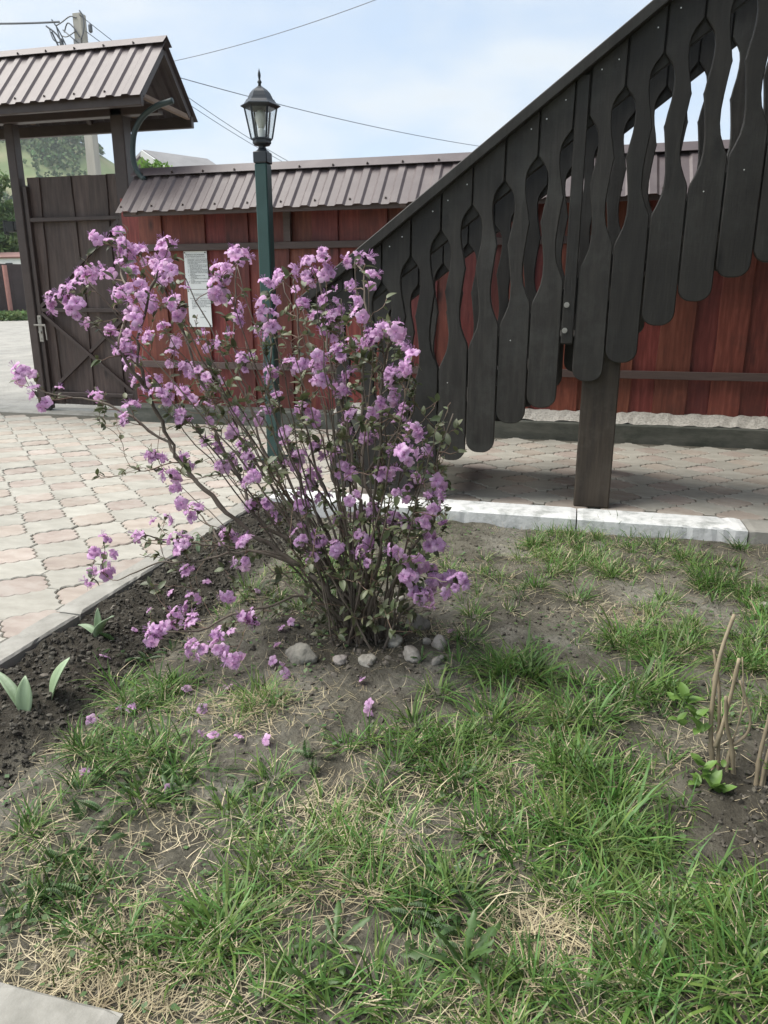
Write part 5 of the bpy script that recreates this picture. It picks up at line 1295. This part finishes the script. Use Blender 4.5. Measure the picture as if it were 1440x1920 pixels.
def tuft(x, y, s_, n, parts, strawy=.38):
    rr = .030 * s_ * np.sqrt(r_.uniform(0, 1, n)) * 1.2; g = r_.uniform(0, 6.283, n); X = x + rr*np.cos(g); Y = y + rr*np.sin(g)
    az = g + r_.normal(0, .7, n); L0 = r_.uniform(.035, .125, n) * (.55 + .45*s_); lean = r_.uniform(.05, .75, n) + rr/.05*.35 + (r_.uniform(0, 1, n) < .15) * .7; curl = r_.uniform(.1, 1.9, n)
    parts.append(blades(X, Y, L0, r_.uniform(.0024, .0046, n) * (.8 + .25*s_), az, lean, curl, r_))
    if s_ > 1.25:
        nb = int(9 * s_); rr = .035*s_*np.sqrt(r_.uniform(0, 1, nb)); g = r_.uniform(0, 6.283, nb)
        parts.append(blades(x + rr*np.cos(g), y + rr*np.sin(g), r_.uniform(.10, .19, nb), r_.uniform(.0048, .0078, nb), g + r_.normal(0, .6, nb), r_.uniform(.2, .8, nb), r_.uniform(.4, 1.7, nb), r_))
    m_ = int(n * strawy); rr = .045*s_*np.sqrt(r_.uniform(0, 1, m_)); g = r_.uniform(0, 6.283, m_)
    if m_: ST.append(blades(x + rr*np.cos(g), y + rr*np.sin(g), r_.uniform(.03, .10, m_), r_.uniform(.0016, .003, m_), g + r_.normal(0, .8, m_), r_.uniform(.7, 1.5, m_), r_.uniform(.2, 1.2, m_), r_))
for (px, py, s_) in TUFT:
    p = on_ground(px, min(py, 1915)); s_ = s_ * (.74 if p.y < 1.25 else .9 if p.y < 1.6 else 1.05); tuft(p.x, p.y, s_, int(60 * s_ + 10), G)
# scattered smaller tufts by a density field
def dens(x, y):
    d = fbm(x * 2.6, y * 2.6, 61) + .25 * (fbm(x * 7, y * 7, 71) - .5)
    d = d + .07 * np.clip((x + .35) / .5, -1, 1) + .03 * np.clip((1.35 - y) / .5, -1, 1)
    d = d - .6 * np.clip((STRIP + .10 - x) / .1, 0, 1)
    d = d - .45 * np.exp(-(((x - .62) / .26)**2 + ((y - 1.40) / .30)**2)) - .30 * np.exp(-(((x + .60) / .30)**2 + ((y - 1.98) / .22)**2)) - .25 * np.exp(-(((x+.5)/.2)**2 + ((y-1.68)/.15)**2))
    return d
X = r_.uniform(-1.45, 2.3, 4600); Y = r_.uniform(.55, 3.47, 4600); D_ = dens(X, Y)
for x, y, d in zip(X, Y, D_):
    if x < -.56 and y < .74: continue
    if d > .455 + r_.uniform(-.08, .10): tuft(x, y, r_.uniform(.25, .75), r_.integers(7, 24), G, .6)
# single short blades everywhere
n = 34000; X = r_.uniform(-1.45, 2.3, n); Y = .55 + 2.93 * r_.uniform(0, 1, n) ** 1.25; k = dens(X, Y) > .40 + r_.uniform(-.08, .12, n); k &= ~((X < -.56) & (Y < .74)); X, Y = X[k], Y[k]; n = len(X)
G.append(blades(X, Y, r_.uniform(.012, .045, n), r_.uniform(.0014, .0030, n), r_.uniform(0, 6.28, n), r_.uniform(.1, 1.1, n), r_.uniform(0, 1.2, n), r_))
V, F = merge(G); arr_obj('grass', V, F, M['grass'], kind='stuff'); print('grass verts', len(V))
# dry straw lying about, thicker in mats
n = 32000; X = r_.uniform(-1.3, 2.3, n); Y = .55 + 2.93 * r_.uniform(0, 1, n) ** 1.3; k = fbm(X*3.1, Y*3.1, 81) > .40 + r_.uniform(-.1, .16, n) + .25*np.clip((STRIP + .12 - X)/.12, 0, 1); k &= ~((X < -.56) & (Y < .72)); X, Y = X[k], Y[k]; n = len(X)
ST.append(blades(X, Y, r_.uniform(.012, .07, n), r_.uniform(.0008, .0019, n), r_.uniform(0, 6.28, n), r_.uniform(1.0, 1.7, n), r_.uniform(-1.2, 1.4, n), r_))
for (px, py, nn, sp) in [(500,1330,260,.09),(450,1325,160,.07),(1000,1330,90,.06),(1140,1150,120,.08),(1180,1165,90,.07),(660,1530,150,.08),(600,1520,120,.07),(700,1630,170,.08),(660,1640,130,.07),(60,1830,260,.10),(150,1840,260,.09),(240,1850,260,.09),(330,1870,200,.09),(1000,1750,170,.06),(1010,1740,120,.05),(1150,1200,80,.06),(820,1190,90,.05),(960,1460,110,.08),(900,1500,120,.08),(560,1700,90,.07),(90,1600,110,.08),(300,1560,90,.06),(270,1700,90,.07),(430,1830,160,.08),(1200,1850,120,.07),(1060,1730,90,.06),(880,1880,140,.08),(1300,1400,40,.05)]:
    nn = int(nn*1.2); p = on_ground(px, py); X = p.x + r_.normal(0, sp, nn); Y = p.y + r_.normal(0, sp*.8, nn); k = (X > STRIP - .1); X, Y = X[k], Y[k]; nn = len(X)
    ST.append(blades(X, Y, r_.uniform(.02, .09, nn), r_.uniform(.0010, .0022, nn), r_.uniform(0, 6.28, nn), r_.uniform(.9, 1.6, nn), r_.uniform(-1.2, 1.5, nn), r_, r_.uniform(0, .012, nn)))
V, F = merge(ST); arr_obj('dry_grass', V, F, M['straw'], kind='stuff')
# ground-cover weeds: small round leaves near the soil, and feathery yarrow fronds
def quads_leaf(P, Ud, Vd, s_):
    n = len(P); V = np.zeros((n, 4, 3)); s_ = s_[:, None]; V[:, 0] = P; V[:, 1] = P + (Ud*.5 + Vd*.42)*s_; V[:, 2] = P + Ud*s_; V[:, 3] = P + (Ud*.5 - Vd*.42)*s_
    return V.reshape(-1, 3), np.arange(n*4).reshape(n, 4).tolist(), n*4
WD = []
n = 9000; X = r_.uniform(-1.25, 2.2, n); Y = .55 + 2.9*r_.uniform(0, 1, n)**1.4; k = fbm(X*4.2, Y*4.2, 91) > .50 + r_.uniform(-.06, .1, n); k &= ~((X < -.56) & (Y < .74)); X, Y = X[k], Y[k]; n = len(X)
a = r_.uniform(0, 6.28, n); Ud = np.stack([np.cos(a), np.sin(a), r_.uniform(-.1, .6, n)], 1); Vd = np.stack([-np.sin(a), np.cos(a), r_.uniform(-.3, .3, n)], 1)
WD.append(quads_leaf(np.stack([X, Y, ground_z(X, Y) + .004 + r_.uniform(0, .012, n)], 1), Ud, Vd, r_.uniform(.006, .018, n)))
def frond(p, az, L0, lean):
    d = np.array([math.cos(az)*math.sin(lean), math.sin(az)*math.sin(lean), math.cos(lean)]); s_ = np.array([-math.sin(az), math.cos(az), 0]); P, U, Vv, S_ = [], [], [], []
    for i in range(2, 15):
        t = i/14; c = p + d*L0*t + np.array([math.cos(az), math.sin(az), 0])*L0*.35*t*t - np.array([0, 0, 1])*L0*.25*t*t
        for sg in (-1, 1):
            P.append(c); u_ = s_*sg*.9 + d*.5; U.append(u_); Vv.append(np.cross(u_, s_ + np.array([0, 0, .4]))); S_.append(L0*.22*math.sin(math.pi*min(.95, .15 + .8*t)))
    P, U, Vv = map(np.array, (P, U, Vv)); Vv /= np.linalg.norm(Vv, axis=1, keepdims=True)
    return quads_leaf(P, U, Vv*.8, np.array(S_))
for (px, py, nn, sp) in [(60,1700,26,.06),(110,1720,20,.05),(20,1720,18,.05),(850,1730,30,.07),(900,1720,22,.06),(820,1700,16,.05),(880,1650,18,.06),(280,1460,16,.06),(340,1480,18,.05),(240,1480,14,.05),(310,1230,16,.06),(260,1250,14,.06),(1180,1890,14,.06),(1300,1840,12,.06),(500,1500,12,.05),(470,1470,12,.04),(590,1430,8,.02),(210,1550,12,.05),(160,1560,10,.05),(1040,1880,10,.05)]:
    p = on_ground(px, py)
    for k in range(nn):
        x, y = p.x + r_.normal(0, sp), p.y + r_.normal(0, sp*.8); WD.append(frond(np.array([x, y, float(ground_z(x, y))]), r_.uniform(0, 6.28), r_.uniform(.025, .058), r_.uniform(.3, 1.2)))
V, F = merge(WD); arr_obj('ground_weeds', V, F, M['weed'], kind='stuff')
# dandelions: jagged leaves in a rosette
def dandelion(px, py, n, L0, label):
    p = on_ground(px, py); t = thing('dandelion_plant', label, 'weed', tuple(p), 'dandelions in the lawn')
    for k in range(n):
        az = k*360/n + rb2.uniform(-20, 20); Lk = L0*rb2.uniform(.7, 1.1); V, F = [], []; ns = 12; b = rb2.uniform(.4, 1.1)
        for i in range(ns + 1):
            tt = i/ns; w = Lk*.125*(.18 + .82*tt**.8)*(1 if i % 2 else .5)*(1 if tt < .9 else .55)*(0.05 if i == ns else 1); back = -.03*Lk if i % 2 else 0
            z = Lk*math.sin(b*tt)/b; y = Lk*(1 - math.cos(b*tt))/b; V += [(-w, y, z + back), (0, y - .003, z), (w, y, z + back)]
        for i in range(ns): a_ = i*3; F += [(a_, a_+1, a_+4, a_+3), (a_+1, a_+2, a_+5, a_+4)]
        o = bpy.data.objects.new('leaf', arr_mesh('leaf', V, F, M['weedbig'], True)); COL.objects.link(o); o.parent = t; o.rotation_euler = (-rb2.uniform(.25, 1.1), 0, R(az))
M['weedbig'] = mat('dandelion_leaf', [(.055,.11,.03),(.085,.155,.045)], scale=12, rough=.45, bump=.2, objrand=.2, transl=.25)
dandelion(868, 1815, 9, .105, 'large dandelion rosette with tall jagged leaves near the bottom centre')
dandelion(628, 1775, 7, .08, 'dandelion rosette left of the largest one near the bottom')
dandelion(590, 1850, 4, .07, 'few flat jagged dandelion leaves lying near the bottom edge')
dandelion(790, 1240, 6, .045, 'small dandelion rosette among the stones below the bush')
dandelion(515, 1320, 6, .05, 'small dark dandelion beside the straw patch under the bush')
dandelion(860, 1465, 5, .06, 'small dandelion rosette in the middle of the lawn')
dandelion(320, 1500, 7, .07, 'dandelion rosette among the weeds at the left')
# soil clods
ico = np.array([(0,0,1),(.894,0,.447),(.276,.851,.447),(-.724,.526,.447),(-.724,-.526,.447),(.276,-.851,.447),(.724,.526,-.447),(-.276,.851,-.447),(-.894,0,-.447),(-.276,-.851,-.447),(.724,-.526,-.447),(0,0,-1)])
icf = np.array([(0,1,2),(0,2,3),(0,3,4),(0,4,5),(0,5,1),(1,6,2),(2,7,3),(3,8,4),(4,9,5),(5,10,1),(2,6,7),(3,7,8),(4,8,9),(5,9,10),(1,10,6),(6,11,7),(7,11,8),(8,11,9),(9,11,10),(10,11,6)])
X = np.concatenate([r_.uniform(-1.535, STRIP + .06, 14000), r_.normal(.62, .22, 1500), r_.normal(-.65, .35, 900), r_.uniform(-1.2, 2.2, 12000)]); Y = np.concatenate([r_.uniform(.7, 3.4, 14000), r_.normal(1.42, .25, 1500), r_.normal(2.1, .3, 900), r_.uniform(.6, 3.4, 12000)])
Sz = np.concatenate([.0010 + .008*r_.uniform(0, 1, 14000)**5, .002 + .010*r_.power(.5, 1500)*r_.uniform(.2, 1, 1500), .002 + .007*r_.power(.5, 900), .0010 + .006*r_.uniform(0, 1, 12000)**4])
k = (X > -1.535) & (Y < 3.48) & (Y > .55) & ~((X < -.56) & (Y < .74)); X, Y, Sz = X[k], Y[k], Sz[k]; n = len(X)
kind_ = np.concatenate([np.zeros(14000), np.zeros(1500), np.ones(900), np.ones(12000)])[k]
for nm, sel, mt in (('soil_clods', kind_ == 0, 'clod'), ('soil_crumbs', kind_ == 1, 'crumb')):
    x, y, z_ = X[sel], Y[sel], Sz[sel]; n = len(x)
    V = ico[None] * (1 + r_.normal(0, .30, (n, 12, 1))) * (z_[:, None, None] * r_.uniform(.6, 1.3, (n, 1, 3))); V[:, :, 0] += x[:, None]; V[:, :, 1] += y[:, None]; V[:, :, 2] += (ground_z(x, y) + z_*.25)[:, None]
    F = (icf[None] + (np.arange(n)*12)[:, None, None]).reshape(-1, 3); arr_obj(nm, V.reshape(-1, 3), F, M[mt], kind='stuff')
bpy.context.view_layer.update()
